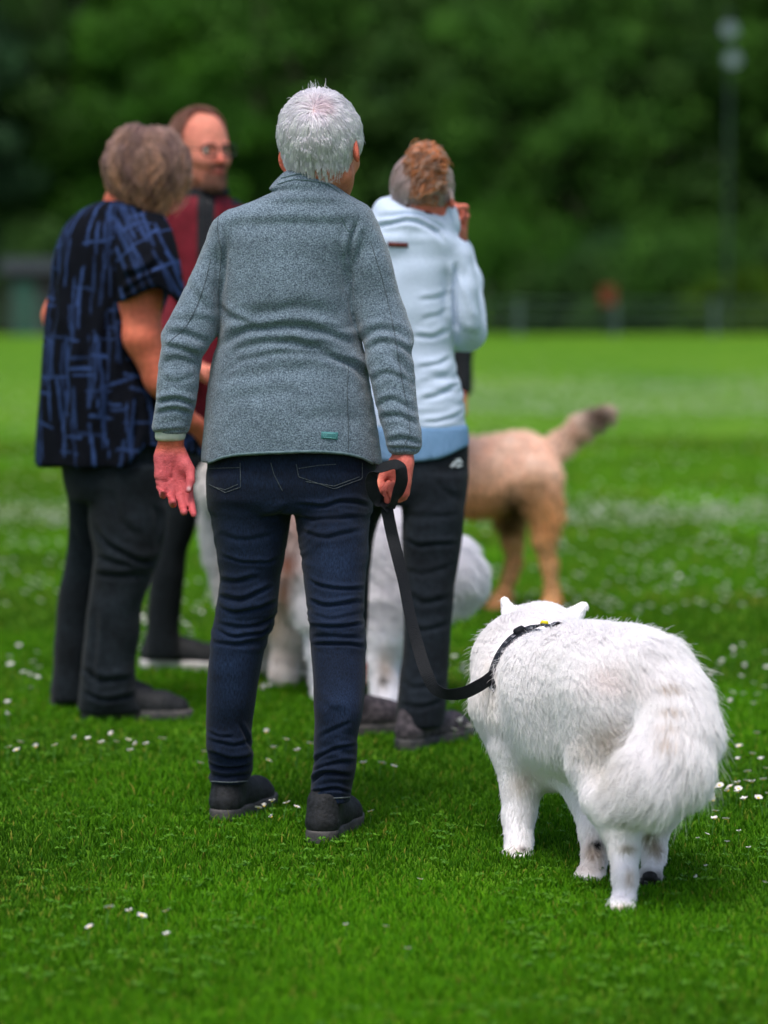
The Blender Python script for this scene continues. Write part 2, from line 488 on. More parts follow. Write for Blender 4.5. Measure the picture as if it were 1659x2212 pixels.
def make_shoe(name, parent, o, yaw, mat, solemat, L=.27, ankle=None, h=.003, high=.0, lace=None, pitch=0, heel_up=0):
    T0 = foot_prims(o, yaw, L); cp, sp_ = math.cos(heel_up), math.sin(heel_up)
    def T(x, y, z):
        # heel lifted about the ball of the foot
        yy, zz = y - .19, z
        return T0(x, .19 + yy * cp + zz * sp_, -yy * sp_ + zz * cp) if y < .19 else T0(x, y, z)
    lo = np.minimum(T(-.1, -.08, -.02), T(.1, .33, .2)); hi = np.maximum(T(-.1, -.08, -.02), T(.1, .33, .2))
    lo2 = np.minimum(lo, np.asarray(o) - .12); hi2 = np.maximum(hi, np.asarray(o) + .12); lo2[2] = o[2] - .02; hi2[2] = o[2] + .2 + heel_up * .3
    F = Field(lo2, hi2, h); k = L / .27
    c = lambda a, b, r1, r2, kk=.02: F.add(rc(T(*a), T(*b), r1 * k, r2 * k), kk)
    c((0, .0, .05), (0, .012, .088 + high), .038, .038); c((0, .0, .04), (.0, .1, .045), .036, .036)
    c((0, .02, .085), (.0, .12, .055), .034, .034); c((0, .1, .045), (.006, .18, .036), .037, .04)
    c((.006, .18, .034), (.004, .222, .028), .040, .034)
    F.cut(ell(T(0, .03, .125 + high), (.026, .03, .03)), .01)
    F.clip(lambda X, Y, Z: (o[2] + .022 * k) - Z if not heel_up else (Z * 0 - 1))
    V, Q = F.mesh(2)
    up = mesh_obj('shoe', V, Q, mat, parent)
    F = Field(lo2, hi2 + np.array([0, 0, .06]), .005)
    F.add(rc(T(0, .025, .05), T(0, .035, .125), .032, .030), .01); V, Q = F.mesh(1); mesh_obj('sock', V, Q, M_sock, up)
    F = Field(lo2, hi2, h)
    for a, b, r1, r2 in (((0, -.002, .013), (0, .1, .013), .038, .036), ((0, .1, .013), (.007, .18, .013), .037, .044), ((.007, .18, .013), (.005, .228, .013), .043, .036)):
        pa, pb = T(*a), T(*b)
        def f(X, Y, Z, pa=pa, pb=pb, r1=r1 * k + .002, r2=r2 * k + .002):
            ba = (pb - pa); L2 = ba[0]**2 + ba[1]**2
            t = np.clip(((X - pa[0]) * ba[0] + (Y - pa[1]) * ba[1]) / L2, 0, 1)
            dz = Z - (pa[2] + t * ba[2]) + 0 * X
            d2 = np.sqrt((X - pa[0] - t * ba[0])**2 + (Y - pa[1] - t * ba[1])**2) - (r1 + (r2 - r1) * t)
            e = np.abs(dz) - (.015 + .003 * (1 - t)) * k
            q = np.maximum(d2 + .006, 0)**2 + np.maximum(e + .006, 0)**2
            return np.minimum(np.maximum(d2 + .006, e + .006), 0) + np.sqrt(q) - .006
        m = np.array([.06, .06, .03])
        F.add((f, np.minimum(pa, pb) - m, np.maximum(pa, pb) + m), .004)
    V, Q = F.mesh(1)
    mesh_obj('sole', V, Q, solemat, up).matrix_parent_inverse = Matrix.Identity(4)
    if lace is not None:
        F = Field(lo2, hi2, .0025)
        for y, z in ((.085, .089), (.108, .081), (.131, .074)):
            F.add(rc(T(-.018, y - .004, z - .003), T(.018, y + .004, z - .003), .0032 * k, .0032 * k), .002)
        V, Q = F.mesh(1)
        mesh_obj('lace', V, Q, lace, up)
    return up

def feet(F, shoes):
    for o, yaw, L in shoes:
        T = foot_prims(o, yaw, L)
        F.add(rc(T(0, .045, .18), T(0, .035, .07), .024, .024), .015); F.add(rc(T(0, .02, .05), T(0, .18, .03), .024, .022), .02)
def strands(head, n, steps, L, whorl, grav, stiff, layer, rootmask, r0=.0006, curl=0, wave=0, spread=.15, target=None, rad=(.078, .1, .089), seed=1, hug=0., clump=.55, cell=.011, tuft=.05):
    """hair grown over a skull ellipsoid in the head's frame, returned in world space"""
    g = np.random.default_rng(seed)
    C = np.array([0, -.01, .145]); E = np.array(rad) * np.array([head.w, 1, 1])
    u = nrm(g.normal(size=(n * 4, 3))); p = C + u * E
    m = rootmask(p, u); p, u = p[m][:n], u[m][:n]; n = len(p)
    ll = (L(p) if callable(L) else L) * (.75 + .4 * g.random(n)); ds = ll / steps
    lay = layer(n, g, p) if callable(layer) else 1.03 + layer * g.random(n)
    rk = np.floor(p / (cell * 1.6)).astype(np.int64); lay = lay + tuft * (hash3(rk[:, 0], rk[:, 1], rk[:, 2], seed) - .4)
    w = nrm(np.array(whorl, float)); gz = head.R.T @ np.array([0, 0, -1.])
    rn = g.normal(size=(n, 3)) * spread
    ph = g.random(n) * 6.28
    pts = np.empty((n, steps + 1, 3)); pts[:, 0] = p; d = None
    for k in range(steps):
        uu = nrm((p - C) / E**2)
        fl = nrm(-(w - uu * (uu @ w)[:, None])) if target is None else nrm(np.array(target) - p)
        want = nrm(fl * stiff + gz * grav + rn)
        if k == 0: d = nrm(want + uu * .9)
        d = nrm(d * .5 + want * .5)
        if curl:
            a = ph + k * 1.5
            side = nrm(np.cross(d, uu)); d = nrm(d + curl * (side * np.cos(a)[:, None] + uu * np.sin(a)[:, None]))
        p = p + d * ds[:, None]
        q = np.sqrt((((p - C) / E)**2).sum(1)); lim = 1 + (lay - 1) * min(1, (k + 1) / (steps * .35))
        push = np.where(q < lim, lim / q, 1 + (lim / q - 1) * hug)
        p = C + (p - C) * push[:, None]
        pts[:, k + 1] = p
    if wave:
        tt = np.linspace(0, 1, steps + 1)[None, :]
        key = np.floor(pts[:, 0] * 55).astype(np.int64); cph = hash3(key[:, 0], key[:, 1], key[:, 2], 9) * 6.28
        wv = np.sin(cph[:, None] + tt * 11) * wave * tt
        sd_ = nrm(np.cross(nrm(pts[:, -1] - pts[:, 0]), u))
        pts += sd_[:, None, :] * wv[..., None]
    for cs, cw in ((cell * 2.4, clump * .5), (cell, clump)):
        ci = np.floor((pts[:, 0] + g.normal(size=3) + .006 * noise3(pts[:, 0] * 70, seed)[:, None]) / cs).astype(np.int64)
        _, inv = np.unique((ci[:, 0] * 73856093) ^ (ci[:, 1] * 19349663) ^ (ci[:, 2] * 83492791), return_inverse=True); mm = inv.max() + 1
        cnt = np.bincount(inv, minlength=mm)[:, None]
        for k in range(2, steps + 1):
            mean = np.stack([np.bincount(inv, pts[:, k, q], mm) for q in range(3)], 1) / cnt
            w_ = cw * (k / steps) ** 1.2; pts[:, k] = pts[:, k] * (1 - w_) + mean[inv] * w_
    W = head.o + (pts * head.s) @ head.R.T
    rr = r0 * (1 - np.linspace(0, 1, steps + 1)**2 * .75)
    return W, rr, pts
# ------------------------------------------------------------------ lawn
M_ground = material('lawn_ground', (.056, .165, .004), (.108, .228, .012), .9, (.35, .35, .65, 5), (2.5, .7, 1.25), (40, .02, 4), spec=.1)
xs = np.array([-700, 700.]); ys = np.array([-60, 1400.])
V = np.array([[x, y, 0] for y in ys for x in xs]); Q = np.array([[0, 1, 3, 2]])
tag(mesh_obj('ground', V, Q, M_ground, smooth=False), 'mown green playing field reaching to the fence and trees', 'ground', kind='structure')

M_blade = material('grass_blade', (1, 1, 1), None, .7, attr=True, transl=.4, spec=.10)
def blades(n, y0, y1, seed):
    g = np.random.default_rng(seed)
    # density falls with the square of the distance
    Y = 1 / (1 / y0 - g.random(n) * (1 / y0 - 1 / y1))
    X = (g.random(n) * 2 - 1) * (.143 * Y + 1.7)
    p = np.stack([X, Y, np.zeros(n)], 1)
    k = (Y / 5.4)
    patch = noise3(p * 2.1, 11); fine = noise3(p * 14, 12)
    h = (.016 + .009 * g.random(n) + .006 * patch + .007 * fine) * (1 + .10 * (k - 1)) * np.where(g.random(n) < .02, 1.55, 1)
    w = (.0011 + .0008 * g.random(n)) * np.maximum(k, .85)
    a = g.random(n) * 6.283; le = (.15 + .75 * g.random(n)**1.5) * h
    dx, dy = np.cos(a), np.sin(a); b = a + 1.57 + g.normal(size=n) * .6; sx, sy = np.cos(b), np.sin(b)
    V = np.empty((n, 5, 3))
    for i, (t, ww) in enumerate(((0, 1), (0, -1), (.55, -.85), (.55, .85), (1, 0))):
        V[:, i, 0] = X + dx * le * t**1.7 + sx * w * ww
        V[:, i, 1] = Y + dy * le * t**1.7 + sy * w * ww
        V[:, i, 2] = h * t * (1 - .15 * t)
    ib = np.arange(n) * 5
    Q = ib[:, None] + np.array([0, 1, 2, 3]); T = ib[:, None] + np.array([3, 2, 4])
    m = g.random(n)[:, None]
    big = sstep(-.5, .6, noise3(p * .9, 13))[:, None]
    c = np.array([.036, .150, .002]) * (1 - m) + np.array([.105, .290, .004]) * m
    c = c * (1 - .30 * big) * (1 + .35 * np.clip(patch, -1, 1)[:, None])
    yel = (g.random(n) < .03 + .14 * sstep(.35, .8, noise3(p * 1.3, 17)))[:, None]
    c = np.where(yel, np.array([.26, .27, .035]), c)
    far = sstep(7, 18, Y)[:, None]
    c = c * (1 + .35 * far) + np.array([.03, .02, .008]) * far  # far blades lightened: look of lit tips put into their colour
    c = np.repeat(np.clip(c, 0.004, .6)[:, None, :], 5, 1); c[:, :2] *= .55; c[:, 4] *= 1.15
    return V.reshape(-1, 3), Q, T, c.reshape(-1, 3)
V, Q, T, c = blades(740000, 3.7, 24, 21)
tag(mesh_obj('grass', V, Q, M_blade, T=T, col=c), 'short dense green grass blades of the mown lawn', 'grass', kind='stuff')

# clover and broad leaves between the blades
M_clover = material('clover_leaf', (.045, .16, .004), (.10, .26, .008), .6, (60, .4, .6, 2), transl=.3)
g = np.random.default_rng(5); n = 3000
Y = 1 / (1 / 3.8 - g.random(n) * (1 / 3.8 - 1 / 9.)); X = (g.random(n) * 2 - 1) * (.143 * Y + .8)
keep = noise3(np.stack([X, Y, X * 0], 1) * 2.3, 31) > -.05; X, Y = X[keep], Y[keep]; n = len(X)
VV, QQ = [], []
z = .011 + .012 * g.random(n); a0 = g.random(n) * 6.28; r = .0045 + .0035 * g.random(n)
for j in range(3):
    a = a0 + j * 2.094
    cx, cy = X + np.cos(a) * r * 1.05, Y + np.sin(a) * r * 1.05
    q = np.empty((n, 4, 3))
    for i, da in enumerate((0, 1.57, 3.14, 4.71)):
        q[:, i, 0] = cx + np.cos(a + da) * r; q[:, i, 1] = cy + np.sin(a + da) * r * .9
        q[:, i, 2] = z + (.003 if i in (1, 3) else -.001) * (.5 + g.random(n))
    QQ.append(np.arange(n * 4).reshape(n, 4) + n * 4 * j); VV.append(q.reshape(-1, 3))
tag(mesh_obj('undergrowth', np.concatenate(VV), np.concatenate(QQ), M_clover, smooth=False), 'small clover leaves low among the grass', 'clover', kind='stuff')

# ------------------------------------------------------------------ daisies
M_petal = material('daisy_petal', (.86, .86, .82), (.80, .72, .74), .6, (150, .4, .7, 1), transl=.2)
M_eye = material('daisy_centre', (.75, .50, .03), (.85, .68, .08), .8, (400, .4, .6, 1))
M_stem = material('daisy_stem', (.07, .20, .03), (.11, .26, .05), .7, (60, .4, .6, 1))
def daisy_geo(k, seed):
    """k openness; petals+stem mesh and centre mesh, base at z 0"""
    g = np.random.default_rng(seed); H = .033 + .010 * g.random(); V, Q = [], []
    tl = Rx(math.radians(g.uniform(-35, 5))) @ Ry(math.radians(g.uniform(-18, 18)))
    tip = np.array([g.normal() * .004, g.normal() * .004, H])
    n = 15
    for j in range(n):
        a = j * 2 * math.pi / n + g.normal() * .06; L = .0085 + g.normal() * .0006; up = k + g.normal() * .12
        w = .0019
        d = np.array([math.cos(a), math.sin(a), 0]); s = np.array([-math.sin(a), math.cos(a), 0])
        pr = [(.002, .6), (.005, 1.), (.0075, .95), (L, .45)]
        b = len(V)
        for rr, ww in pr:
            zz = math.sin(up) * (rr - .002) + .0012 * (rr / L)
            for q in (-1, 1): V.append(d * (.002 + (rr - .002) * math.cos(up)) + s * w * ww * q + np.array([0, 0, zz]))
        for i in range(3): Q.append((b + 2 * i, b + 2 * i + 1, b + 2 * i + 3, b + 2 * i + 2))
    V = (np.array(V) @ tl.T) + tip; np_ = len(Q)
    b = len(V); S = []
    for t in (0, .5, .97):
        c = tip * t; c[:2] = tip[:2] * t * t
        for q in range(4): S.append(c + .0009 * np.array([math.cos(q * 1.57), math.sin(q * 1.57), 0]))
    for i in range(2):
        for q in range(4): Q.append((b + 4 * i + q, b + 4 * i + (q + 1) % 4, b + 4 * i + 4 + (q + 1) % 4, b + 4 * i + 4 + q))
    V = np.concatenate([V, S])
    C, D = [], []
    for i, (rr, zz) in enumerate(((.0030, -.0006), (.0031, .0007), (.0022, .0018), (.0006, .0022))):
        for q in range(8): C.append(np.array([rr * math.cos(q * .785), rr * math.sin(q * .785), zz]))
    for i in range(3):
        for q in range(8): D.append((8 * i + q, 8 * i + (q + 1) % 8, 8 * i + 8 + (q + 1) % 8, 8 * i + 8 + q))
    D.append((24, 25, 26, 27)); D.append((24, 27, 28, 31)); D.append((28, 29, 30, 31))
    C = (np.array(C) @ tl.T) + tip
    return V, np.array(Q), np_, C, np.array(D)
protos = []
for i in range(5):
    V, Q, npz, C, D = daisy_geo((.1, .5, .25, .9, .05)[i], 40 + i)
    mi = np.zeros(len(Q), int); mi[npz:] = 1
    o = mesh_obj('daisy', V, Q, None, mats=[M_petal, M_stem], mi=mi)
    e = mesh_obj('flower_centre', C, D, M_eye, parent=o)
    protos.append((o, e))
used = set(); dcount = [0]
def daisy(px, py, label, group, big=1.0, parts=True):
    i = random.randrange(5); o, e = protos[i]
    p = G(px, py, .03)
    if i in used:
        o2 = o.copy(); sc.collection.objects.link(o2)
        if parts: e2 = e.copy(); sc.collection.objects.link(e2); e2.parent = o2
        o = o2
    else: used.add(i)
    o.location = (p[0], p[1], 0); o.rotation_euler = (0, 0, random.uniform(-.9, .9) if random.random() < .7 else random.uniform(0, 6.28))
    s = big * random.uniform(.85, 1.15); o.scale = (s, s, s)
    tag(o, label, 'daisy', group); dcount[0] += 1
near_l = [(190, 2018), (229, 1978), (278, 1982), (308, 1997), (357, 2033), (358, 1974)]
for q, p in enumerate(near_l):
    daisy(*p, ['white daisy lying lowest left of the loose patch in the lower left lawn', 'white daisy topmost left of the loose patch in the lower left lawn',
               'small daisy second along the top of the lower left patch', 'flat daisy seen edge on in the middle of the lower left patch',
               'broad white daisy lowest right of the lower left patch', 'tiny daisy topmost right of the lower left patch'][q], 'daisies in the lower left lawn', 1.15)
for q, p in enumerate([(748, 1998), (828, 1999), (876, 2047), (904, 1901)]):
    daisy(*p, ['pale daisy bud left of a pair below the dark boots', 'pale daisy bud right of a pair below the dark boots', 'closed clover like daisy lowest in the lower centre lawn', 'tiny daisy bud midway between the boots and the white dog'][q], 'buds in the lower centre lawn', .8)
for q, p in enumerate([(553, 1752), (577, 1748), (588, 1744), (612, 1754), (641, 1752), (584, 1770), (800, 1757)]):
    daisy(*p, 'white daisy in the cluster between the two dark boots' if q < 6 else 'lone white daisy just right of the right boot', 'daisies by the boots of the grey fleece person', 1.05)
row = [(40, 1616), (38, 1637), (15, 1630), (84, 1628), (116, 1626), (162, 1602), (186, 1612), (217, 1625), (234, 1598), (250, 1612), (277, 1608), (289, 1618), (281, 1638), (314, 1625), (345, 1614), (437, 1628), (470, 1620), (480, 1632), (427, 1655), (506, 1655), (515, 1647),
       (616, 1610), (583, 1597), (664, 1620), (690, 1618), (577, 1648), (850, 1667), (786, 1665), (819, 1660), (596, 1634), (640, 1640)]
for q, p in enumerate(row):
    daisy(*p, 'white daisy in the scattered row in front of the couple by the left' if p[0] < 520 else 'white daisy in the lawn behind the boots of the grey fleece person', 'daisies strewn behind the boots' if p[0] >= 520 else 'row of daisies on the left', 1.15)
rt = [(1545, 1712), (1560, 1708), (1575, 1711), (1592, 1706), (1600, 1712), (1607, 1698), (1625, 1708), (1640, 1700), (1568, 1722), (1590, 1727), (1536, 1737), (1546, 1742), (1602, 1745), (1540, 1765), (1538, 1782), (1560, 1781), (1655, 1727), (1648, 1742), (1520, 1740),
      (1610, 1678), (1590, 1650), (1640, 1655), (1620, 1640), (1650, 1668), (1600, 1625), (1575, 1600), (1630, 1590)]
for q, p in enumerate(rt):
    daisy(*p, 'white daisy in the patch on the lawn right of the white dog', 'daisies right of the white dog', 1.1)
g = random.Random(9)
def scatter(n, x0, x1, y0, y1, label, group, big=1.25):
    for _ in range(n):
        daisy(g.uniform(x0, x1), g.uniform(y0, y1), label, group, big, parts=False)
scatter(22, 1540, 1700, 1400, 1540, 'blurred white daisy in the lawn beyond the white dog on the right', 'daisies beyond the white dog')
scatter(16, 965, 1030, 1440, 1590, 'blurred white daisy between the black trousers and the white dog', 'daisies by the black trousers')
scatter(16, -40, 110, 1400, 1560, 'blurred white daisy left of the dark trousered couple', 'daisies at the left edge', 1.2)
scatter(10, 555, 660, 1420, 1500, 'blurred white daisy glimpsed between the blue jeans', 'daisies behind the jeans', 1.2)
scatter(26, 1215, 1700, 1160, 1330, 'blurred white daisy in the lawn right of the tan dog', 'daisies right of the tan dog', 1.4)
scatter(20, 300, 450, 1330, 1420, 'blurred white daisy behind the black shoe with white sole', 'daisies behind the men', 1.3)
scatter(40, 1210, 1700, 1085, 1150, 'far blurred daisy in the pale band right of the tan dog', 'far daisies in the pale band', 1.6)
scatter(9, 1500, 1680, 1790, 1900, 'small daisy bud low in the grass right of the paws', 'daisy buds right of the paws', .7)
# the uncounted far daisies that whiten the field in bands
g = np.random.default_rng(77); V, Q = [], []
n = 5200; py = np.concatenate([g.normal(840, 16, n // 3), g.normal(880, 9, n // 6), g.normal(1110, 16, n // 4), g.uniform(760, 1330, n // 4)])
px = g.uniform(-300, 1960, len(py)); px = np.where((py < 900) & (g.random(len(py)) < .75), g.uniform(1000, 1960, len(py)), px)
for x, y in zip(px, py):
    p = G(x, max(y, 735), .03); r = .012 * (1 + .05 * (p[1] - 8)) ** .5; b = len(V)
    for q in range(6): V.append((p[0] + r * math.cos(q * 1.047), p[1] + r * math.sin(q * 1.047), .04 + .008 * math.sin(q * 1.047 + 3.6)))
    Q += [(b, b + 1, b + 2, b + 3), (b, b + 3, b + 4, b + 5)]
tag(mesh_obj('ground_cover', np.array(V), np.array(Q), M_petal, smooth=False), 'far daisies whitening the field in pale bands', 'flowers', kind='stuff')

# ------------------------------------------------------------------ trees
M_bark = material('bark', (.045, .035, .025), (.09, .075, .055), .9, (6, .35, .65, 5, (1, 1, .2)), bump=(20, .03, 4))
def leafmat(name, a, b, tr=.4): return material(name, a, b, .6, (.5, .4, .6, 3), (1.7, .55, 1.4), attr=True, transl=tr, spec=.15)
M_leafs = [leafmat('leaves_dark', (.032, .085, .018), (.062, .140, .028)), leafmat('leaves_mid', (.048, .135, .020), (.085, .215, .030)),
           leafmat('leaves_bright', (.040, .135, .012), (.066, .19, .018)), leafmat('leaves_blue', (.022, .065, .028), (.045, .105, .045)),
           leafmat('leaves_olive', (.070, .15, .012), (.12, .22, .015))]
def tree_mesh(seed, H, Rr, conifer=False, n=38000, leaf=.125, low=.12):
    g = np.random.default_rng(seed)
    # clumps
    nc = 150 if not conifer else 150
    t = g.random(nc) ** .8; hz = H * (low + (1 - low) * t)
    prof = np.sin(np.clip((t * .86 + .14) * math.pi, 0, math.pi))**.6 if not conifer else (1 - t)**.8 + .06
    a = g.random(nc) * 6.283; rr = Rr * prof * (.35 + .65 * g.random(nc)**.5)
    C = np.stack([rr * np.cos(a), rr * np.sin(a), hz], 1); cr = Rr * (.17 + .17 * g.random(nc)) * (1 if not conifer else .65)
    i = g.integers(0, nc, n)
    u = nrm(g.normal(size=(n, 3))); rad = g.random(n)**.45
    p = C[i] + u * (cr[i] * rad)[:, None] * np.array([1, 1, .7])
    p = p[p[:, 2] > .25]; n = len(p)
    d = nrm(g.normal(size=(n, 3))); e = nrm(np.cross(d, g.normal(size=(n, 3)))); s = leaf * (.6 + .9 * g.random(n))[:, None]
    V = np.stack([p - d * s, p - e * s * .55, p + d * s, p + e * s * .55], 1).reshape(-1, 3)
    Q = np.arange(n * 4).reshape(n, 4)
    br = (.7 + .6 * g.random(n)) * (.75 + .5 * hash3(i, i, i, seed)[:n] if len(i) == n else 1)
    c = np.repeat(np.clip(br, .3, 1.6)[:, None], 4, 0) * np.ones(3)
    # trunk with limbs
    F_v, F_q = [], []
    def tube(pts, rs):
        b = len(F_v)
        for k, (q, r) in enumerate(zip(pts, rs)):
            for j in range(7): F_v.append(np.array(q) + r * np.array([math.cos(j * .8976), math.sin(j * .8976), 0]))
        for k in range(len(pts) - 1):
            for j in range(7): F_q.append((b + 7 * k + j, b + 7 * k + (j + 1) % 7, b + 7 * k + 7 + (j + 1) % 7, b + 7 * k + 7 + j))
    wob = np.cumsum(g.normal(size=(6, 2)) * .12, 0)
    tr = [(wob[k, 0], wob[k, 1], H * .92 * k / 5) for k in range(6)]; R0 = .022 * H
    tube(tr, [R0 * 1.25] + [R0 * (1 - k / 5.3) for k in range(1, 6)])
    for _ in range(14 if not conifer else 8):
        k = g.integers(1, 5); b0 = np.array(tr[k]); j = g.integers(0, nc); q = C[j]
        tube([b0, (b0 + q) / 2 + [0, 0, -.2], q], [R0 * .4, R0 * .25, R0 * .08])
    return (V, Q, c), (np.array(F_v), np.array(F_q))
kinds = []   # proto roots
spec = [(101, 17, 5.6, False, 0), (102, 19, 6.2, False, 1), (103, 15, 5.2, False, 2), (104, 22, 4.4, True, 3), (105, 16, 5.0, False, 0), (106, 21, 5.0, True, 0)]
for sd_, H, Rr, con, m in spec:
    (V, Q, c), (TV, TQ) = tree_mesh(sd_, H, Rr, con)
    r = empty('conifer_tree' if con else 'broadleaf_tree')
    t1 = mesh_obj('trunk', TV, TQ, M_bark, r); c1 = mesh_obj('crown', V, Q, M_leafs[m], r, col=c, smooth=False)
    kinds.append((r, t1, c1, m))
placed = set()
def put_tree(i, x, y, s, rot, label, group, mat=None):
    r, t1, c1, m = kinds[i]
    if i in placed:
        r2 = r.copy(); sc.collection.objects.link(r2)
        for ch in (t1, c1):
            c2 = ch.copy(); sc.collection.objects.link(c2); c2.parent = r2
            if ch is c1 and mat is not None:
                c2.material_slots[0].link = 'OBJECT'; c2.material_slots[0].material = M_leafs[mat]
        r = r2
    else: placed.add(i)
    r.location = (x, y, 0); r.rotation_euler = (0, 0, rot); r.scale = (s, s, s)
    tag(r, label, 'tree', group)
TX = lambda px, Y: (px - CX) / FPX * Y
front = [  # px, Y, kind, scale, material
    (-1250, 113, 4, 1.0, 1, 'mid green tree well beyond the left edge of the picture'), (-930, 112, 0, 1.05, 0, 'dark leafy tree well outside the left edge'), (-620, 114, 1, 1.0, 1, 'broad green tree just outside the left edge'),
    (-330, 112, 0, 1.0, 0, 'dark leafy tree beyond the left edge of the field'),
    (-120, 110, 4, 1.0, 3, 'bluish dark tree at the far left behind the patterned tunic person'),
    (110, 113, 0, 1.05, 0, 'dark leafy tree behind the person in the patterned tunic'),
    (330, 111, 2, .95, 2, 'bright green leafy tree rising behind the bearded person in red'),
    (560, 114, 1, 1.0, 1, 'mid green tree behind the white haired head'),
    (790, 118, 5, 1.0, 0, 'tall narrow conifer showing sky beside the white haired head'),
    (980, 113, 4, 1.0, 0, 'dark tree behind the person with the auburn bun'),
    (1180, 112, 1, .95, 1, 'mid green broad tree right of the auburn bun'),
    (1420, 115, 0, 1.1, 0, 'dark green tree behind the middle fence posts'),
    (1600, 119, 5, .95, 3, 'dark conifer with sky gaps at the upper right'),
    (1800, 112, 4, 1.1, 1, 'mid green tree at the right edge of the field'),
    (2350, 112, 4, 1.0, 1, 'mid green tree just outside the right edge'), (2640, 114, 0, 1.05, 0, 'dark leafy tree well outside the right edge'), (2950, 113, 1, 1.0, 1, 'broad green tree farthest outside the right edge'),
    (2050, 113, 1, 1.0, 0, 'dark tree beyond the right edge of the field')]
for q, (px, Y, i, s, m, lab) in enumerate(front):
    put_tree(i, TX(px, Y), Y, s, q * 1.3, lab, 'trees along the far edge of the field', m)
back = [(-380, 128, 3), (-150, 127, 1), (20, 130, 5), (200, 128, 3), (420, 127, 0), (610, 130, 3), (700, 127, 0), (900, 129, 1), (1070, 127, 3), (1270, 130, 0), (1350, 126, 5), (1500, 128, 1), (1700, 128, 3), (1900, 127, 0), (2130, 129, 3)]
for q, (px, Y, i) in enumerate(back):
    put_tree(i, TX(px, Y), Y, 1.15, q * 2.1 + .4, 'dark tree of the second row, showing behind the ' + ('far left tree', 'tree left of the tunic person', 'tunic person on the left', 'person with wavy brown hair', 'bearded person in red', 'gap left of the white haired head', 'white haired head', 'gap before the auburn bun', 'raised hand of the hoodie person', 'first visible fence post', 'orange notice', 'middle of the right half', 'right fence post', 'tree at the right edge', 'farthest tree on the right')[q], 'dark trees in the second row', (0, 3)[q % 2])
def gap(px, py, r, keep=0.):
    """a hole through the foliage where the sky shows"""
    for o in list(sc.objects):
        if not o.name.startswith('crown') or o.parent is None: continue
        pr = o.parent; c = TX(px, pr.location[1])
        if abs(pr.location[0] - c) > 8.5: continue
        n = len(o.data.vertices); co = np.empty(n * 3, np.float32); o.data.vertices.foreach_get('co', co); co = co.reshape(-1, 4, 3).astype(float)
        s_ = pr.scale[0]; Wc = (co.mean(1) * s_) @ Rz(pr.rotation_euler[2]).T + np.array(pr.location)
        x, y = proj(Wc); rr = np.hypot(x - px, (y - py)) * (1 + .25 * noise3(Wc * .9, 3))
        kill = (rr < r) & (rng.random(len(x)) >= keep)
        if not kill.any(): continue
        q = co[~kill].reshape(-1, 3); cl_ = np.empty(n * 4, np.float32); o.data.attributes['Col'].data.foreach_get('color', cl_)
        cl_ = cl_.reshape(-1, 4, 4)[~kill].reshape(-1, 4)[:, :3]
        m = o.material_slots[0].material
        t = mesh_obj('crown', q, np.arange(len(q)).reshape(-1, 4), m, None, col=cl_, smooth=False)
        o.data = t.data; bpy.data.objects.remove(t)
gap(800, 175, 32, .55); gap(815, 205, 22, .5); gap(1110, 250, 24, .7); gap(1335, 30, 14, .3)
# bushes in front of the trees
def bush(px, Y, w, h, m, label, seed):
    g = np.random.default_rng(seed); nc = 26
    C = np.stack([g.uniform(-1, 1, nc) * w * .75, g.uniform(-.5, .5, nc) * w * .6, h * (.1 + .62 * g.random(nc))], 1)
    C[:, 2] *= 1 - .45 * (C[:, 0] / w)**2
    n = 9000; i = g.integers(0, nc, n); p = C[i] + nrm(g.normal(size=(n, 3))) * (g.random(n)**.45 * h * .28)[:, None]
    p = p[p[:, 2] > .02]; n = len(p); d = nrm(g.normal(size=(n, 3))); e = nrm(np.cross(d, g.normal(size=(n, 3)))); s = .085 * (.6 + .9 * g.random(n))[:, None]
    V = np.stack([p - d * s, p - e * s * .6, p + d * s, p + e * s * .6], 1).reshape(-1, 3)
    c = np.repeat(.65 + .7 * g.random(n), 4)[:, None] * np.ones(3)
    r = empty('leafy_bush', (TX(px, Y), Y, 0))
    mesh_obj('foliage', V + np.array(r.location), np.arange(n * 4).reshape(n, 4), M_leafs[m], r, col=c, smooth=False)
    st_v, st_q = [], []
    for k in range(5):
        a = g.random() * 6.28; q = np.array([math.cos(a) * w * .3, math.sin(a) * .4, h * .55]); b = len(st_v)
        for base, rr in ((np.zeros(3), .04), (q, .015)):
            for j in range(5): st_v.append(base + rr * np.array([math.cos(j * 1.2566), math.sin(j * 1.2566), 0]))
        for j in range(5): st_q.append((b + j, b + (j + 1) % 5, b + 5 + (j + 1) % 5, b + 5 + j))
    mesh_obj('stem', np.array(st_v) + np.array(r.location), np.array(st_q), M_bark, r)
    tag(r, label, 'bush', 'bushes below the far trees')
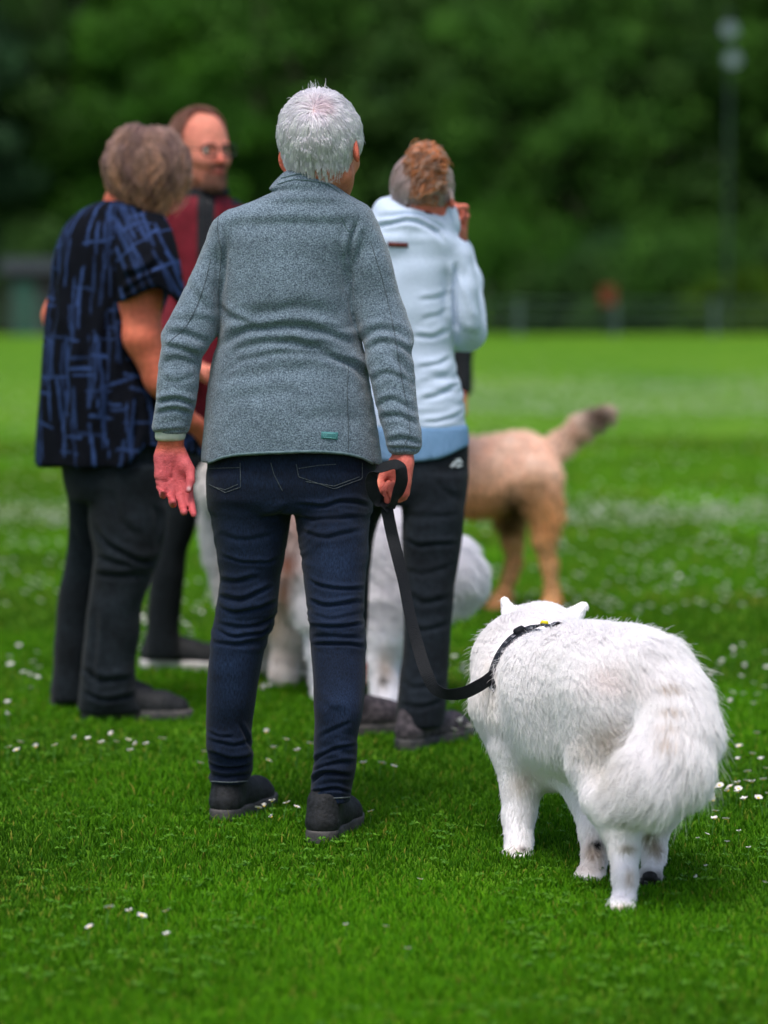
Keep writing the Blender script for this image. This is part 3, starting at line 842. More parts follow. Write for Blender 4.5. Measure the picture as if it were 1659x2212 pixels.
for q, (px, Y, w, h, m, lab) in enumerate([
    (-260, 104, 3.2, 4.2, 0, 'dark bush at the far left below the trees'), (-60, 105, 3.0, 4.0, 3, 'bluish dark bush behind the left hand hut'),
    (150, 104, 3.2, 5.0, 0, 'dark bush behind the patterned tunic person'), (400, 105, 3.4, 5.2, 1, 'mid green bush behind the bearded person in red'),
    (620, 104, 3.2, 4.8, 0, 'dark bush behind the grey fleece person'), (860, 104, 3.0, 4.6, 1, 'mid green bush behind the pale blue hoodie'),
    (1090, 105, 3.0, 6.6, 2, 'bright green rounded bush right of the auburn bun'), (1230, 103, 2.6, 3.6, 0, 'low dark bush behind the first visible fence post'),
    (1330, 106, 2.6, 4.6, 3, 'bluish dark bush behind the orange notice'), (1450, 104, 2.9, 5.6, 1, 'mid green bush between the middle and right posts'),
    (1545, 103, 1.5, 2.4, 4, 'small olive yellow bush left of the right fence post'), (1640, 105, 2.8, 4.6, 0, 'dark bush at the right edge behind the fence'),
    (1620, 103, 1.3, 2.9, 4, 'small olive bush by the right edge of the field'),
    (1860, 104, 3.3, 4.6, 1, 'mid green bush beyond the right edge'), (2080, 104, 3.3, 4.2, 0, 'dark bush farthest beyond the right edge')]):
    bush(px, Y, w, h, m, lab, 300 + q)

# ------------------------------------------------------------------ fence, notice, hut at the field's far side
M_post = material('fence_post', (.05, .085, .08), (.08, .12, .11), .8, (5, .35, .65, 3), bump=(30, .005, 2))
M_wire = material('fence_rail', (.018, .045, .028), (.03, .06, .04), .6, (5, .4, .6, 2))
YF = 97.0
def box_mesh(cx, cy, z0, z1, wx, wy, b=.01):
    """box with a bevelled, slightly domed top"""
    V = []; 
    for z, k in ((z0, 0), (z1 - b * 2, 0), (z1, b * 2)):
        for sx, sy in ((-1, -1), (1, -1), (1, 1), (-1, 1)): V.append((cx + sx * (wx / 2 - k), cy + sy * (wy / 2 - k), z))
    Q = []
    for i in range(2):
        for j in range(4): Q.append((4 * i + j, 4 * i + (j + 1) % 4, 4 * i + 4 + (j + 1) % 4, 4 * i + 4 + j))
    Q += [(3, 2, 1, 0), (8, 9, 10, 11)]
    return np.array(V), np.array(Q)
def merge(parts):
    V, Q, b = [], [], 0
    for v, q in parts: V.append(v); Q.append(q + b); b += len(v)
    return np.concatenate(V), np.concatenate(Q)
fence = empty('field_fence', (TX(1325, YF), YF, 0))
tag(fence, 'low post and rail fence of green wire along the far edge of the field', 'fence')
posts = [-560, -345, -130, 85, 290, 500, 705, 915, 1120, 1328, 1540, 1750, 1960, 2170]
for px in posts:
    V, Q = box_mesh(TX(px, YF), YF, 0, 1.32, .2, .16); mesh_obj('post', V, Q, M_post, fence, smooth=False)
x0, x1 = TX(posts[0], YF), TX(posts[-1], YF)
for z in (.45, .85, 1.25):
    V, Q = box_mesh((x0 + x1) / 2, YF - .11, z - .025, z + .025, x1 - x0, .04); mesh_obj('rail', V, Q, M_wire, fence, smooth=False)
parts = []
for x in np.arange(x0, x1, .12): parts.append(box_mesh(x, YF - .02, .04, 1.24, .012, .012, .002))
V, Q = merge(parts); mesh_obj('wire_mesh', V, Q, M_wire, fence, smooth=False)
M_or = material('orange_board', (.11, .022, .006), (.14, .030, .009), .6, (4, .4, .6, 2))
nb = empty('notice_board', (TX(1312, YF - 1.0), YF - 1.0, 0)); tag(nb, 'small orange red notice on a thin stake by the middle fence post', 'notice')
V, Q = box_mesh(nb.location[0], YF - 1.0, 1.12, 1.78, .55, .05); mesh_obj('panel', V, Q, M_or, nb, smooth=False)
V, Q = box_mesh(nb.location[0], YF - .93, 0, 1.6, .06, .06); mesh_obj('stake', V, Q, M_wire, nb, smooth=False)
M_hut = material('hut_wall', (.026, .020, .020), (.036, .028, .027), .85, (2, .4, .6, 3, (8, 1, .3)))
M_roof = material('hut_roof', (.014, .020, .023), (.022, .030, .033), .6, (3, .4, .6, 2))
M_dg = material('hut_door', (.02, .07, .05), (.03, .09, .07), .7, (3, .4, .6, 2))
hx, hy = TX(88, 101), 101.0
hut = empty('storage_hut', (hx, hy, 0)); tag(hut, 'low brown storage hut with grey roof at the far left edge of the field', 'hut')
V, Q = box_mesh(hx, hy, 0, 2.3, 2.2, 2.0); mesh_obj('wall', V, Q, M_hut, hut, smooth=False)
V = np.array([(hx - 1.35, hy - 1.3, 2.3), (hx + 1.35, hy - 1.3, 2.3), (hx + 1.35, hy + 1.3, 2.3), (hx - 1.35, hy + 1.3, 2.3), (hx - 1.35, hy, 2.85), (hx + 1.35, hy, 2.85)])
mesh_obj('roof', V, np.array([(3, 2, 1, 0), (0, 1, 5, 4), (2, 3, 4, 5)]), M_roof, hut, T=np.array([(0, 4, 3), (1, 2, 5)]), smooth=False)
V, Q = box_mesh(hx - .45, hy - 1.02, .0, 2.0, .85, .06); mesh_obj('door', V, Q, M_dg, hut, smooth=False)
V, Q = box_mesh(hx + .55, hy - 1.02, 1.1, 1.8, .6, .06); mesh_obj('window', V, Q, M_roof, hut, smooth=False)

# floodlight mast with two pale lamp heads
M_mast = material('mast_steel', (.012, .030, .022), (.018, .040, .030), .7, (4, .4, .6, 2))
M_lamp = material('lamp_glass', (.13, .18, .20), (.17, .22, .24), .5, (3, .4, .6, 1))
YM = 101.0; mx_ = TX(1568, YM); mast = empty('floodlight_mast', (mx_, YM, 0)); tag(mast, 'tall thin mast with two pale lamps at the upper right before the trees', 'light mast')
V, Q = box_mesh(mx_, YM, 0, 11.9, .13, .13); mesh_obj('pole', V, Q, M_mast, mast, smooth=False)
for py, dx in ((66, -.05), (130, .08)):
    z = P(1568, py, YM)[2]; a = np.arange(12) * math.pi / 6; V = []
    for rr, yy in ((.10, .34), (.30, .18), (.34, 0), (.34, -.08)):
        for q in a: V.append((mx_ + dx + rr * math.cos(q), YM - .3 + yy, z + rr * math.sin(q) * .9))
    Q = [(12 * i + j, 12 * i + (j + 1) % 12, 12 * i + 12 + (j + 1) % 12, 12 * i + 12 + j) for i in range(3) for j in range(12)] + [(0, 1, 2, 3), (0, 3, 4, 5), (0, 5, 6, 7), (0, 7, 8, 9), (0, 9, 10, 11)]
    lh_ = mesh_obj('lamp_head', np.array(V), np.array(Q), M_mast, mast)
    V = [(mx_ + dx + .31 * math.cos(q), YM - .385, z + .28 * math.sin(q)) for q in a]; V += [(v[0], v[1] + .02, v[2]) for v in V]
    Q = [(j, (j + 1) % 12, 12 + (j + 1) % 12, 12 + j) for j in range(12)] + [(0, 1, 2, 3), (0, 3, 4, 5), (0, 5, 6, 7), (0, 7, 8, 9), (0, 9, 10, 11)]
    mesh_obj('lamp_glass', np.array(V), np.array(Q), M_lamp, lh_, smooth=False)
# ------------------------------------------------------------------ shared cloth and skin materials
SKIN = np.array([.60, .19, .125]); LIP = np.array([.45, .11, .10])
M_skin = material('skin', (1, 1, 1), None, .55, attr=True, noise2=(60, .86, 1.14), bump=(300, .0022, 4), spec=.16)
for m in (M_skin,):
    b = m.node_tree.nodes['Principled BSDF']; b.inputs['Subsurface Weight'].default_value = .12; b.inputs['Subsurface Radius'].default_value = (.012, .005, .003); b.inputs['Subsurface Scale'].default_value = .6
M_fleece = material('grey_fleece', (.058, .082, .112), (.205, .275, .340), .95, (330, .36, .66, 3), (14, .86, 1.12), (260, .0022, 4), attr=True, sheen=.25, spec=.1)
M_denim = material('dark_denim', (.0016, .0041, .0108), (.0055, .0122, .031), .85, (420, .3, .7, 2, (1, 1, .25)), (9, .7, 1.5), (420, .0009, 2, (1, 1, .5)), attr=True, sheen=.06, spec=.15)
M_thread = material('stitching', (.06, .075, .085), (.10, .12, .13), .8, (200, .4, .6, 1))
M_trim = material('fleece_trim', (.08, .13, .15), (.12, .18, .20), .8, (120, .4, .6, 2), bump=(200, .001, 2))
M_seam = material('fleece_seam', (.050, .070, .082), (.08, .10, .12), .9, (200, .4, .6, 1))
M_teal = material('badge_rubber', (.045, .17, .18), (.06, .21, .22), .5, (80, .4, .6, 2))
M_teald = material('badge_relief', (.10, .30, .31), (.13, .34, .35), .5, (80, .4, .6, 2))
M_bandw = material('wrist_band', (.42, .46, .40), (.50, .53, .47), .6, (60, .4, .6, 2))
M_black = material('boot_upper', (.008, .009, .010), (.020, .022, .026), .7, (90, .35, .65, 3), bump=(160, .0015, 3), spec=.25)
M_sole = material('boot_sole', (.035, .036, .040), (.085, .078, .076), .7, (30, .35, .65, 3), bump=(60, .003, 3))
M_lace = material('boot_lace', (.05, .055, .065), (.09, .1, .11), .8, (200, .4, .6, 1))
M_sock = material('sock', (.012, .013, .016), (.022, .024, .028), .9, (90, .35, .65, 2))
M_trousers = material('black_trousers', (.0045, .007, .010), (.010, .015, .020), .9, (60, .3, .7, 3), bump=(120, .0012, 3), attr=True, spec=.15, sheen=.05)  # black cloth shared by the trousers, its own colour
M_hair_w = material('hair_white', (1, 1, 1), None, .45, attr=True, spec=.4, transl=.25)
M_tunic = material('tunic_cloth', (1, 1, 1), None, .9, attr=True, noise2=(40, .8, 1.2), bump=(150, .001, 2), spec=.1)
M_hood = material('hoodie_cotton', (.50, .60, .76), (.58, .68, .85), .9, (200, .3, .7, 2), (8, .93, 1.06), (240, .0009, 3), attr=True, sheen=.15, spec=.1)
M_leather = material('leather_patch', (.10, .022, .02), (.14, .035, .03), .6, (60, .4, .6, 2))
M_red = material('red_softshell', (.105, .005, .012), (.15, .008, .018), .75, (30, .35, .65, 3), bump=(60, .001, 2), attr=True, spec=.2)
M_dgrey = material('dark_jacket', (.010, .012, .016), (.020, .022, .026), .8, (30, .35, .65, 3), bump=(60, .001, 2), attr=True, spec=.2)
M_white = material('sole_white', (.55, .52, .52), (.66, .62, .62), .6, (30, .4, .6, 2))
M_trail = material('trail_shoe', (.035, .030, .036), (.085, .070, .080), .8, (55, .42, .58, 3), bump=(90, .002, 3))
M_glass = material('spectacle_frame', (.006, .006, .007), None, .3, spec=.5)
M_eyew = material('eye_white', (.7, .66, .62), None, .3, attr=True)

def person(loc, label):
    r = empty('person', loc); tag(r, label, 'person'); return r
def cloth(name, F, mat, parent, disp=None, col=None, smooth=2):
    V, Q = F.mesh(smooth); N = normals(V, Q)
    if disp is not None: V = V + N * disp(V, N)[:, None]
    c = col(V, N) if col is not None else np.ones((len(V), 3))
    return mesh_obj(name, V, Q, mat, parent, col=c), V, Q, N
def tube_obj(name, pts, r, mat, parent, seg=8, closed=False):
    pts = np.array(pts, float); n = len(pts)
    tg = np.gradient(pts, axis=0); tg = nrm(tg); up = np.array([0, 0, 1.]) if abs(tg[:, 2]).mean() < .8 else np.array([0, 1., 0])
    s = nrm(np.cross(tg, up)); u = np.cross(s, tg); V = []
    rr = np.broadcast_to(r, (n,))
    for k in range(n):
        for j in range(seg):
            a = 2 * math.pi * j / seg; V.append(pts[k] + rr[k] * (s[k] * math.cos(a) + u[k] * math.sin(a)))
    Q = [(k * seg + j, k * seg + (j + 1) % seg, (k + 1) * seg + (j + 1) % seg, (k + 1) * seg + j) for k in range(n - 1) for j in range(seg)]
    return mesh_obj(name, np.array(V), np.array(Q), mat, parent)
def resample(pts, n):
    pts = np.array(pts, float); L = np.concatenate([[0], np.cumsum(np.linalg.norm(np.diff(pts, axis=0), axis=1))])
    q = np.linspace(0, L[-1], n); return np.stack([herm(q, L, pts[:, k]) for k in range(pts.shape[1])], 1)
from mathutils.bvhtree import BVHTree
def bvh(V, Q): return BVHTree.FromPolygons([tuple(v) for v in V], [tuple(int(i) for i in q) for q in Q])
def hit(b, px, py, off=.0015):
    o = Vector((0, 0, CAM_H)); d = Vector(P(px, py, 5)) - o; d.normalize()
    h, n, _, _ = b.ray_cast(o, d)
    return None if h is None else np.array(h + n * off)
def stitch(name, b, pts, r, mat, parent, n=40, off=.001):
    q = [hit(b, x, y, off) for x, y in resample(pts, n)]
    q = np.array([x for x in q if x is not None])
    if len(q) < 3: print('STITCH MISS', name, pts[0]); return None
    return tube_obj(name, q, r, mat, parent, 6)
def flat_patch(name, b, quad, n, m, off, mat, parent, thick=.0015):
    """a patch laid on the cloth: quad = four photograph corners (tl, tr, br, bl)"""
    tl, tr, br, bl = (np.array(q, float) for q in quad); V = []
    for i in range(n + 1):
        for j in range(m + 1):
            u, v = j / m, i / n
            p = (tl * (1 - u) + tr * u) * (1 - v) + (bl * (1 - u) + br * u) * v
            h = hit(b, p[0], p[1], off + (thick if 0 < i < n and 0 < j < m else 0)); V.append(h if h is not None else V[-1])
    Q = [(i * (m + 1) + j, (i + 1) * (m + 1) + j, (i + 1) * (m + 1) + j + 1, i * (m + 1) + j + 1) for i in range(n) for j in range(m)]
    return mesh_obj(name, np.array(V), np.array(Q), mat, parent)
def eyes(head, parent):
    for q in (-1, 1):
        c = head.p(q * .031, .0765, .11); r = .0125 * head.s; V, Q = [], []
        for i in range(9):
            for j in range(16):
                a, t = j * math.pi / 8, i * math.pi / 8 * .97 + .03; V.append((math.sin(t) * math.cos(a), math.cos(t), math.sin(t) * math.sin(a)))
        V = np.array(V); Q = np.array([(i * 16 + j, i * 16 + (j + 1) % 16, i * 16 + 16 + (j + 1) % 16, i * 16 + 16 + j) for i in range(8) for j in range(16)])
        col = np.ones((len(V), 3)); col[V[:, 1] > .86] = (.18, .10, .05); col[V[:, 1] > .97] = (.01, .01, .01)
        mesh_obj('eye', c + (V * r) @ head.R.T, Q, M_eyew, parent, col=col)
def skin_cols(V, head, base=SKIN, beard=None, hairline=None, hands=()):
    c = np.tile(np.array(base, float), (len(V), 1)); L = head.local(V)
    lip = np.exp(-((L[:, 0] / .024)**2 + ((L[:, 2] - .048) / .009)**2)**2) * (L[:, 1] > .082)
    c = c * (1 - lip[:, None]) + LIP * lip[:, None]
    nose = np.exp(-(((L - [0, .11, .08]) / [.02, .02, .02])**2).sum(1)); c *= (1 + nose[:, None] * [.12, -.22, -.2])
    if beard is not None:
        m = (sstep(.052, .03, L[:, 2]) * sstep(-.02, .01, L[:, 1]) * (L[:, 2] > -.03) + np.exp(-((L[:, 0] / .03)**2 + ((L[:, 2] - .062) / .006)**2)) * (L[:, 1] > .07))[:, None]
        c = c * (1 - .22 * np.clip(m, 0, 1) * (1 - lip[:, None])) + 0
    for pts, col, r in hands:
        for p in pts:
            m = np.exp(-(((V - p)**2).sum(1)) / r**2)[:, None]; c = c * (1 - m) + np.array(col) * m
    c *= 1 + .10 * noise3(V * 60, 9)[:, None] * np.array([.5, 1, 1]) + .12 * noise3(V * 18, 10)[:, None] * np.array([.4, 1, .8])
    return c

# ================================================================== person in the grey fleece
Yg = 6.15
gp = person((P(640, 1000, Yg)[0], Yg, 0), 'white haired person in grey fleece and blue jeans, back turned, holding the black leash')
gh = Head(P(691, 292, 6.13), yaw=20, pitch=-4, roll=-4, scale=1.0, wide=1.0)
TOR = [(392, 628, 720, 6.13, .062), (410, 598, 738, 6.13, .075), (428, 560, 765, 6.13, .085), (445, 520, 795, 6.14, .095), (465, 492, 808, 6.14, .103), (490, 474, 815, 6.15, .11), (520, 466, 806, 6.15, .118), (560, 468, 782, 6.15, .122),
       (610, 472, 768, 6.15, .125), (680, 474, 770, 6.15, .122), (740, 470, 782, 6.15, .117), (780, 458, 792, 6.15, .12), (830, 449, 800, 6.15, .13), (890, 442, 810, 6.15, .138), (950, 438, 820, 6.15, .142), (1000, 434, 826, 6.15, .142), (1030, 434, 828, 6.15, .14)]
SL = [(452, 492, 560, 6.14, .06), (480, 460, 545, 6.14, .068), (520, 444, 515, 6.14, .068), (560, 427, 492, 6.14, .064), (600, 410, 482, 6.13, .062), (650, 386, 474, 6.12, .06), (695, 362, 470, 6.11, .058), (722, 348, 466, 6.11, .058), (748, 350, 452, 6.1, .056),
      (775, 345, 436, 6.1, .052), (820, 340, 430, 6.09, .05), (870, 337, 424, 6.09, .047), (905, 330, 416, 6.09, .045), (926, 329, 411, 6.09, .042), (938, 336, 406, 6.09, .037)]
SR = [(460, 735, 796, 6.14, .06), (490, 745, 818, 6.14, .068), (530, 752, 835, 6.14, .068), (580, 752, 850, 6.13, .064), (630, 756, 863, 6.13, .062), (680, 766, 880, 6.12, .06), (715, 776, 890, 6.11, .058), (742, 786, 893, 6.1, .058), (765, 790, 889, 6.09, .056),
      (800, 796, 895, 6.08, .054), (850, 806, 899, 6.07, .05), (900, 818, 904, 6.06, .046), (940, 830, 911, 6.05, .043), (965, 836, 911, 6.05, .04), (982, 842, 903, 6.05, .034)]
HIP = [(940, 452, 812, Yg, .112), (1000, 448, 812, Yg, .122), (1040, 448, 806, Yg + .0, .124), (1075, 450, 802, Yg, .118), (1105, 452, 803, Yg, .1)]
LEGL = [(1020, 449, 640, 6.15, .108), (1070, 450, 634, 6.15, .108), (1100, 454, 630, 6.16, .104), (1150, 461, 623, 6.17, .096), (1200, 469, 614, 6.18, .09), (1250, 475, 606, 6.19, .083), (1300, 470, 600, 6.19, .077), (1335, 463, 596, 6.2, .073), (1360, 458, 588, 6.2, .07), (1400, 454, 572, 6.2, .068),
        (1450, 449, 562, 6.21, .07), (1510, 446, 553, 6.22, .068), (1560, 445, 546, 6.23, .06), (1610, 447, 543, 6.23, .055), (1645, 452, 546, 6.26, .056), (1675, 452, 541, 6.268, .058), (1698, 454, 536, 6.272, .060)]
LEGR = [(1020, 620, 807, 6.15, .108), (1070, 628, 803, 6.15, .108), (1100, 634, 802, 6.14, .104), (1150, 643, 796, 6.13, .096), (1200, 650, 795, 6.12, .09), (1250, 656, 790, 6.11, .083), (1300, 662, 787, 6.1, .077), (1345, 667, 786, 6.09, .073), (1380, 670, 790, 6.09, .07), (1420, 673, 790, 6.08, .069),
        (1480, 677, 789, 6.06, .069), (1540, 679, 783, 6.04, .062), (1600, 679, 771, 6.05, .056), (1640, 681, 768, 6.055, .055), (1680, 676, 762, 6.06, .056), (1715, 674, 757, 6.065, .057), (1735, 674, 757, 6.065, .058)]
# body: one continuous surface from the head to the feet
SHG = [(G(488, 1769), 20, .25), (G(697, 1816), 14, .25)]
LEGL = [(r[0], r[1], r[2], r[3] - .075 * max(0, (r[0] - 1100) / 600), r[4]) for r in LEGL]
LEGR = [(r[0], r[1], r[2], r[3] - .115 * max(0, (r[0] - 1100) / 630), r[4]) for r in LEGR]
F = Field((-.58, 5.85, -.01), (.12, 6.42, 1.78), .0034)
gh.build(F, neck=P(672, 405, 6.15))
F.add(stack(TOR[3:-3], inset=.016), .03); F.add(stack(SL[:-1], inset=.013), .02); F.add(stack(SR[:-1], inset=.013), .02)
F.add(stack(HIP, inset=.016), .03); F.add(stack(LEGL[:-2], inset=.028), .015); F.add(stack(LEGR[:-2], inset=.028), .015)
wl_, wr_ = P(367, 965, 6.095), P(872, 985, 6.045)
F.add(stack([(905, 342, 402, 6.09, .028), (950, 341, 398, 6.09, .0245), (975, 337, 396, 6.09, .023), (992, 336, 400, 6.09, .021)]), .012)
F.add(stack([(945, 846, 898, 6.05, .028), (985, 846, 893, 6.05, .024), (1000, 838, 893, 6.05, .022)]), .012)
# left hand: palm towards the camera, fingers hanging and slightly curled
zl = nrm(P(384, 1112, 6.05) - P(366, 975, 6.09)); yl = nrm(np.array([0.12, -1, 0.05]) - np.array([0.12, -1, .05]) @ zl * zl); xl = np.cross(yl, zl)
RL = np.stack([xl, yl, zl], 1)
if (RL[:, 0] @ np.array([1, 0, 0])) < 0: RL[:, 0] *= -1
tipsL, thL = hand(F, P(366, 972, 6.09), RL, -1, [(12, 20, 18), (20, 30, 24), (28, 38, 28), (34, 42, 32)],
                  [(.022, .008, .018), (.041, .020, .058), (.038, .030, .086), (.030, .032, .108)], spread=(.03, .03, .03, .05), s=.96)
# right hand: back of hand to the right, fingers closed around the leash loop
zr = nrm(np.array([-.10, -.05, -1.0])); yr = nrm(np.array([-1, -.42, .10])); yr = nrm(yr - (yr @ zr) * zr); xr = nrm(np.array([-.42, 1, 0])); xr = nrm(xr - (xr @ zr) * zr - (xr @ yr) * yr)
# thumb side faces away and inwards, palm faces the thigh
RR = np.stack([xr, yr, zr], 1)
tipsR, thR = hand(F, P(873, 988, 6.04), RR, 1, [(62, 85, 45), (66, 88, 48), (68, 88, 50), (66, 84, 50)],
                  [(.022, .010, .018), (.030, .034, .045), (.022, .050, .068), (.008, .058, .080)], spread=(.10, .03, -.03, -.08), s=.93)
feet(F, SHG)
V, Q = F.mesh(2); N = normals(V, Q)
c = skin_cols(V, gh)
ear = (np.abs(gh.local(V)[:, 0]) > .074) & (gh.local(V)[:, 2] < .15) & (gh.local(V)[:, 2] > .05) & (gh.local(V)[:, 1] < .04); c[ear] = (.66, .15, .10)
scalp = gh.local(V); m = (scalp[:, 2] > .09) & (scalp[:, 1] < .05) & (np.abs(scalp[:, 0]) < .0765); c[m] = (.62, .40, .40)
x_, y_ = proj(V); m = (V[:, 0] < -.40) & (y_ > 975) & (y_ < 1160)
c[m] = np.array([.50, .095, .105]); m = (V[:, 0] < -.40) & (y_ > 930) & (y_ <= 985); k_ = sstep(960, 990, y_[m])[:, None]; c[m] = np.array([.46, .11, .06]) * (1 - k_) + np.array([.50, .095, .105]) * k_
m = (x_ > 820) & (x_ < 900) & (y_ > 975) & (y_ < 1090); c[m] = (.52, .13, .10)
c *= 1 + .14 * noise3(V * 70, 9)[:, None] * np.array([.6, 1, 1]) + .10 * noise3(V * 25, 10)[:, None] * np.array([.4, 1, .8])
def crease(V, a, b, w, amp, ym):
    """skin crease between two photograph points"""
    x, y = proj(V); a, b = np.array(a, float), np.array(b, float); d = b - a; t = np.clip(((x - a[0]) * d[0] + (y - a[1]) * d[1]) / (d @ d), 0, 1)
    q = np.hypot(x - a[0] - t * d[0], y - a[1] - t * d[1]); return -amp * np.exp(-(q / w)**2) * (V[:, 1] < ym)
sel = (x_ > 320) & (x_ < 415) & (y_ > 940) & (y_ < 1125)
dd = np.zeros(len(V)); Vs = V[sel]; ds_ = 0
for a, b, w, am in (((337, 962), (396, 966), 1.3, .0011), ((338, 968), (396, 972), 1.3, .0013), ((340, 974), (396, 980), 1.3, .0009), ((380, 983), (372, 1030), 3.5, .0022), ((372, 1030), (384, 1062), 3, .0018), ((331, 1036), (362, 1040), 2, .0013), ((333, 1046), (365, 1062), 2, .0013), ((355, 1000), (368, 1032), 3.5, .0015)):
    ds_ = ds_ + crease(Vs, a, b, w, am * 1.8, 6.085)
dd[sel] = ds_; dd += np.where((y_ > 940) & ((x_ < 415) | (x_ > 820)) & (y_ < 1130), .0006 * noise3(V * 260, 8), 0)
V = V + N * dd[:, None]
nail = [( [thL[-1] + np.array([.002, -.006, .004])], (.55, .38, .40), .005)]
for pts, col, r in nail:
    for p in pts:
        mm = np.exp(-(((V - p)**2).sum(1)) / r**2)[:, None]; c = c * (1 - mm) + np.array(col) * mm
mesh_obj('body', V, Q, M_skin, gp, col=c)

# fleece jacket
F = Field((-.58, 5.95, .72), (.12, 6.36, 1.55), .0036)
F.add(stack(TOR), .01); F.add(stack(SL), .016); F.add(stack(SR), .016)
def ridge_hem(x):      # photograph row of the hem along x
    return herm(x, [430, 450, 480, 520, 600, 680, 740, 780, 815, 830], [1006, 1003, 992, 985, 981, 979, 983, 992, 1008, 1012])
hz = lambda x: P(0, 0, Yg)[2] * 0 + np.array([P(700, h, 6.02)[2] for h in ridge_hem(np.atleast_1d(CX + x / 6.05 * FPX))])
def hemcut(X, Y, Z):
    xv = X.reshape(-1); px = CX + xv / 6.1 * FPX; z = hz(xv)[:, None, None] + 0 * Y
    body = (px > 428) & (px < 832)
    z = np.where(body[:, None, None], z, -9.)
    # sleeves right beside the body are not cut
    return np.where(z > 0, (z - Z), -1.)
# cut only the torso: build the torso apart, cut it, then join the sleeves
Ft = Field((-.58, 5.95, .72), (.12, 6.36, 1.55), .0036); Ft.add(stack(TOR), .01)
Xg = Ft.lo[0] + Ft.h * np.arange(Ft.n[0]); Zg = Ft.lo[2] + Ft.h * np.arange(Ft.n[2])
Ft.f = np.maximum(Ft.f, (hz(Xg)[:, None, None] - Zg[None, None, :])).astype(np.float32)
Ft.add(stack(SL), .014); Ft.add(stack(SR), .014)
# stand-up collar
cl = [(P(600, 408, 6.16)), (P(640, 398, 6.07)), (P(690, 402, 6.06)), (P(733, 420, 6.14))]
for kx in range(1):
    Ft.add(stack([(368, 614, 700, 6.125, .058), (380, 604, 716, 6.125, .064), (395, 590, 730, 6.125, .071), (412, 574, 738, 6.13, .078)], n=2.1), .006)
FG = [([(475, 495), (478, 530), (474, 580), (470, 640)], 5, -.0045), ([(762, 500), (757, 560), (760, 640), (775, 720)], 5, .0045),
      ([(770, 480), (764, 520), (752, 560)], 7, .006), ([(745, 480), (738, 540), (742, 600), (748, 650)], 10, .003),
      ([(480, 745), (540, 715), (620, 708), (700, 718), (780, 745)], 13, .0085), ([(478, 790), (540, 752), (620, 738), (700, 745), (792, 775)], 12, .009), ([(470, 815), (540, 775), (640, 764), (740, 778), (800, 812)], 10, .0075),
      ([(455, 830), (520, 812), (600, 800), (700, 800)], 16, .004), ([(600, 740), (680, 752), (760, 790), (795, 830)], 11, .005), ([(448, 880), (540, 850), (640, 842)], 20, .003),
      ([(500, 700), (580, 675), (660, 672), (740, 690)], 20, .0045), ([(640, 905), (720, 900), (800, 915)], 22, .002),
      ([(470, 660), (500, 690), (540, 700)], 9, .004), ([(778, 700), (740, 706), (690, 700)], 9, .004),
      # left sleeve
      ([(352, 725), (385, 722), (430, 738), (466, 742)], 9, .0085), ([(360, 700), (400, 690), (440, 690), (468, 700)], 10, .006), ([(349, 748), (390, 760), (435, 770)], 8, .0075), ([(345, 790), (380, 778), (434, 792)], 8, .007),
      ([(342, 815), (380, 822), (430, 806)], 7, .006), ([(340, 840), (372, 850), (424, 838)], 7, .006), ([(338, 868), (380, 862), (424, 872)], 7, .0065), ([(334, 895), (372, 884), (418, 892)], 6, .0065), ([(332, 912), (372, 918), (414, 906)], 5, .0065), ([(331, 930), (370, 928), (410, 924)], 5, .006),
      ([(395, 600), (425, 640), (455, 680)], 10, .003),
      # right sleeve
      ([(772, 706), (810, 700), (850, 704), (885, 718)], 9, .006), ([(780, 735), (820, 716), (860, 718), (893, 742)], 9, .009), ([(788, 760), (830, 742), (868, 748), (890, 764)], 8, .009), ([(792, 790), (830, 768), (870, 776), (895, 800)], 8, .007),
      ([(830, 735), (850, 770), (880, 800), (898, 850)], 9, .006), ([(800, 825), (840, 812), (895, 835)], 7, .006), ([(806, 850), (845, 850), (898, 862)], 7, .006), ([(812, 880), (850, 868), (900, 888)], 7, .006), ([(820, 905), (860, 898), (905, 912)], 6, .0065), ([(828, 930), (868, 915), (908, 934)], 6, .007), ([(834, 952), (872, 944), (910, 955)], 5, .006),
      ([(836, 966), (870, 962), (908, 968)], 4, .004), ([(800, 560), (820, 620), (830, 680)], 12, .003)]
FG = [(p, w * 1.3, a * .55) if (np.mean([q[0] for q in p]) < 452 or np.mean([q[0] for q in p]) > 800) and len(p) < 5 and np.mean([q[1] for q in p]) > 680 and i % 4 else (p, w * 1.15, a * .9) for i, (p, w, a) in enumerate(FG) if not (i > 16 and i % 3 == 1)]
def dG(V, N):
    return fold_disp(V, N, FG) + wrinkle(V, (700, 940), .0008, (12, 12, 42), 5, (320, 440)) + wrinkle(V, (700, 975), .0008, (12, 12, 42), 6, (785, 915)) + .0016 * noise3(V * np.array([9, 9, 14]), 7) + .0007 * noise3(V * 60, 8)
jk, V, Q, N = cloth('jacket', Ft, M_fleece, gp, dG)
bJ = bvh(V, Q)
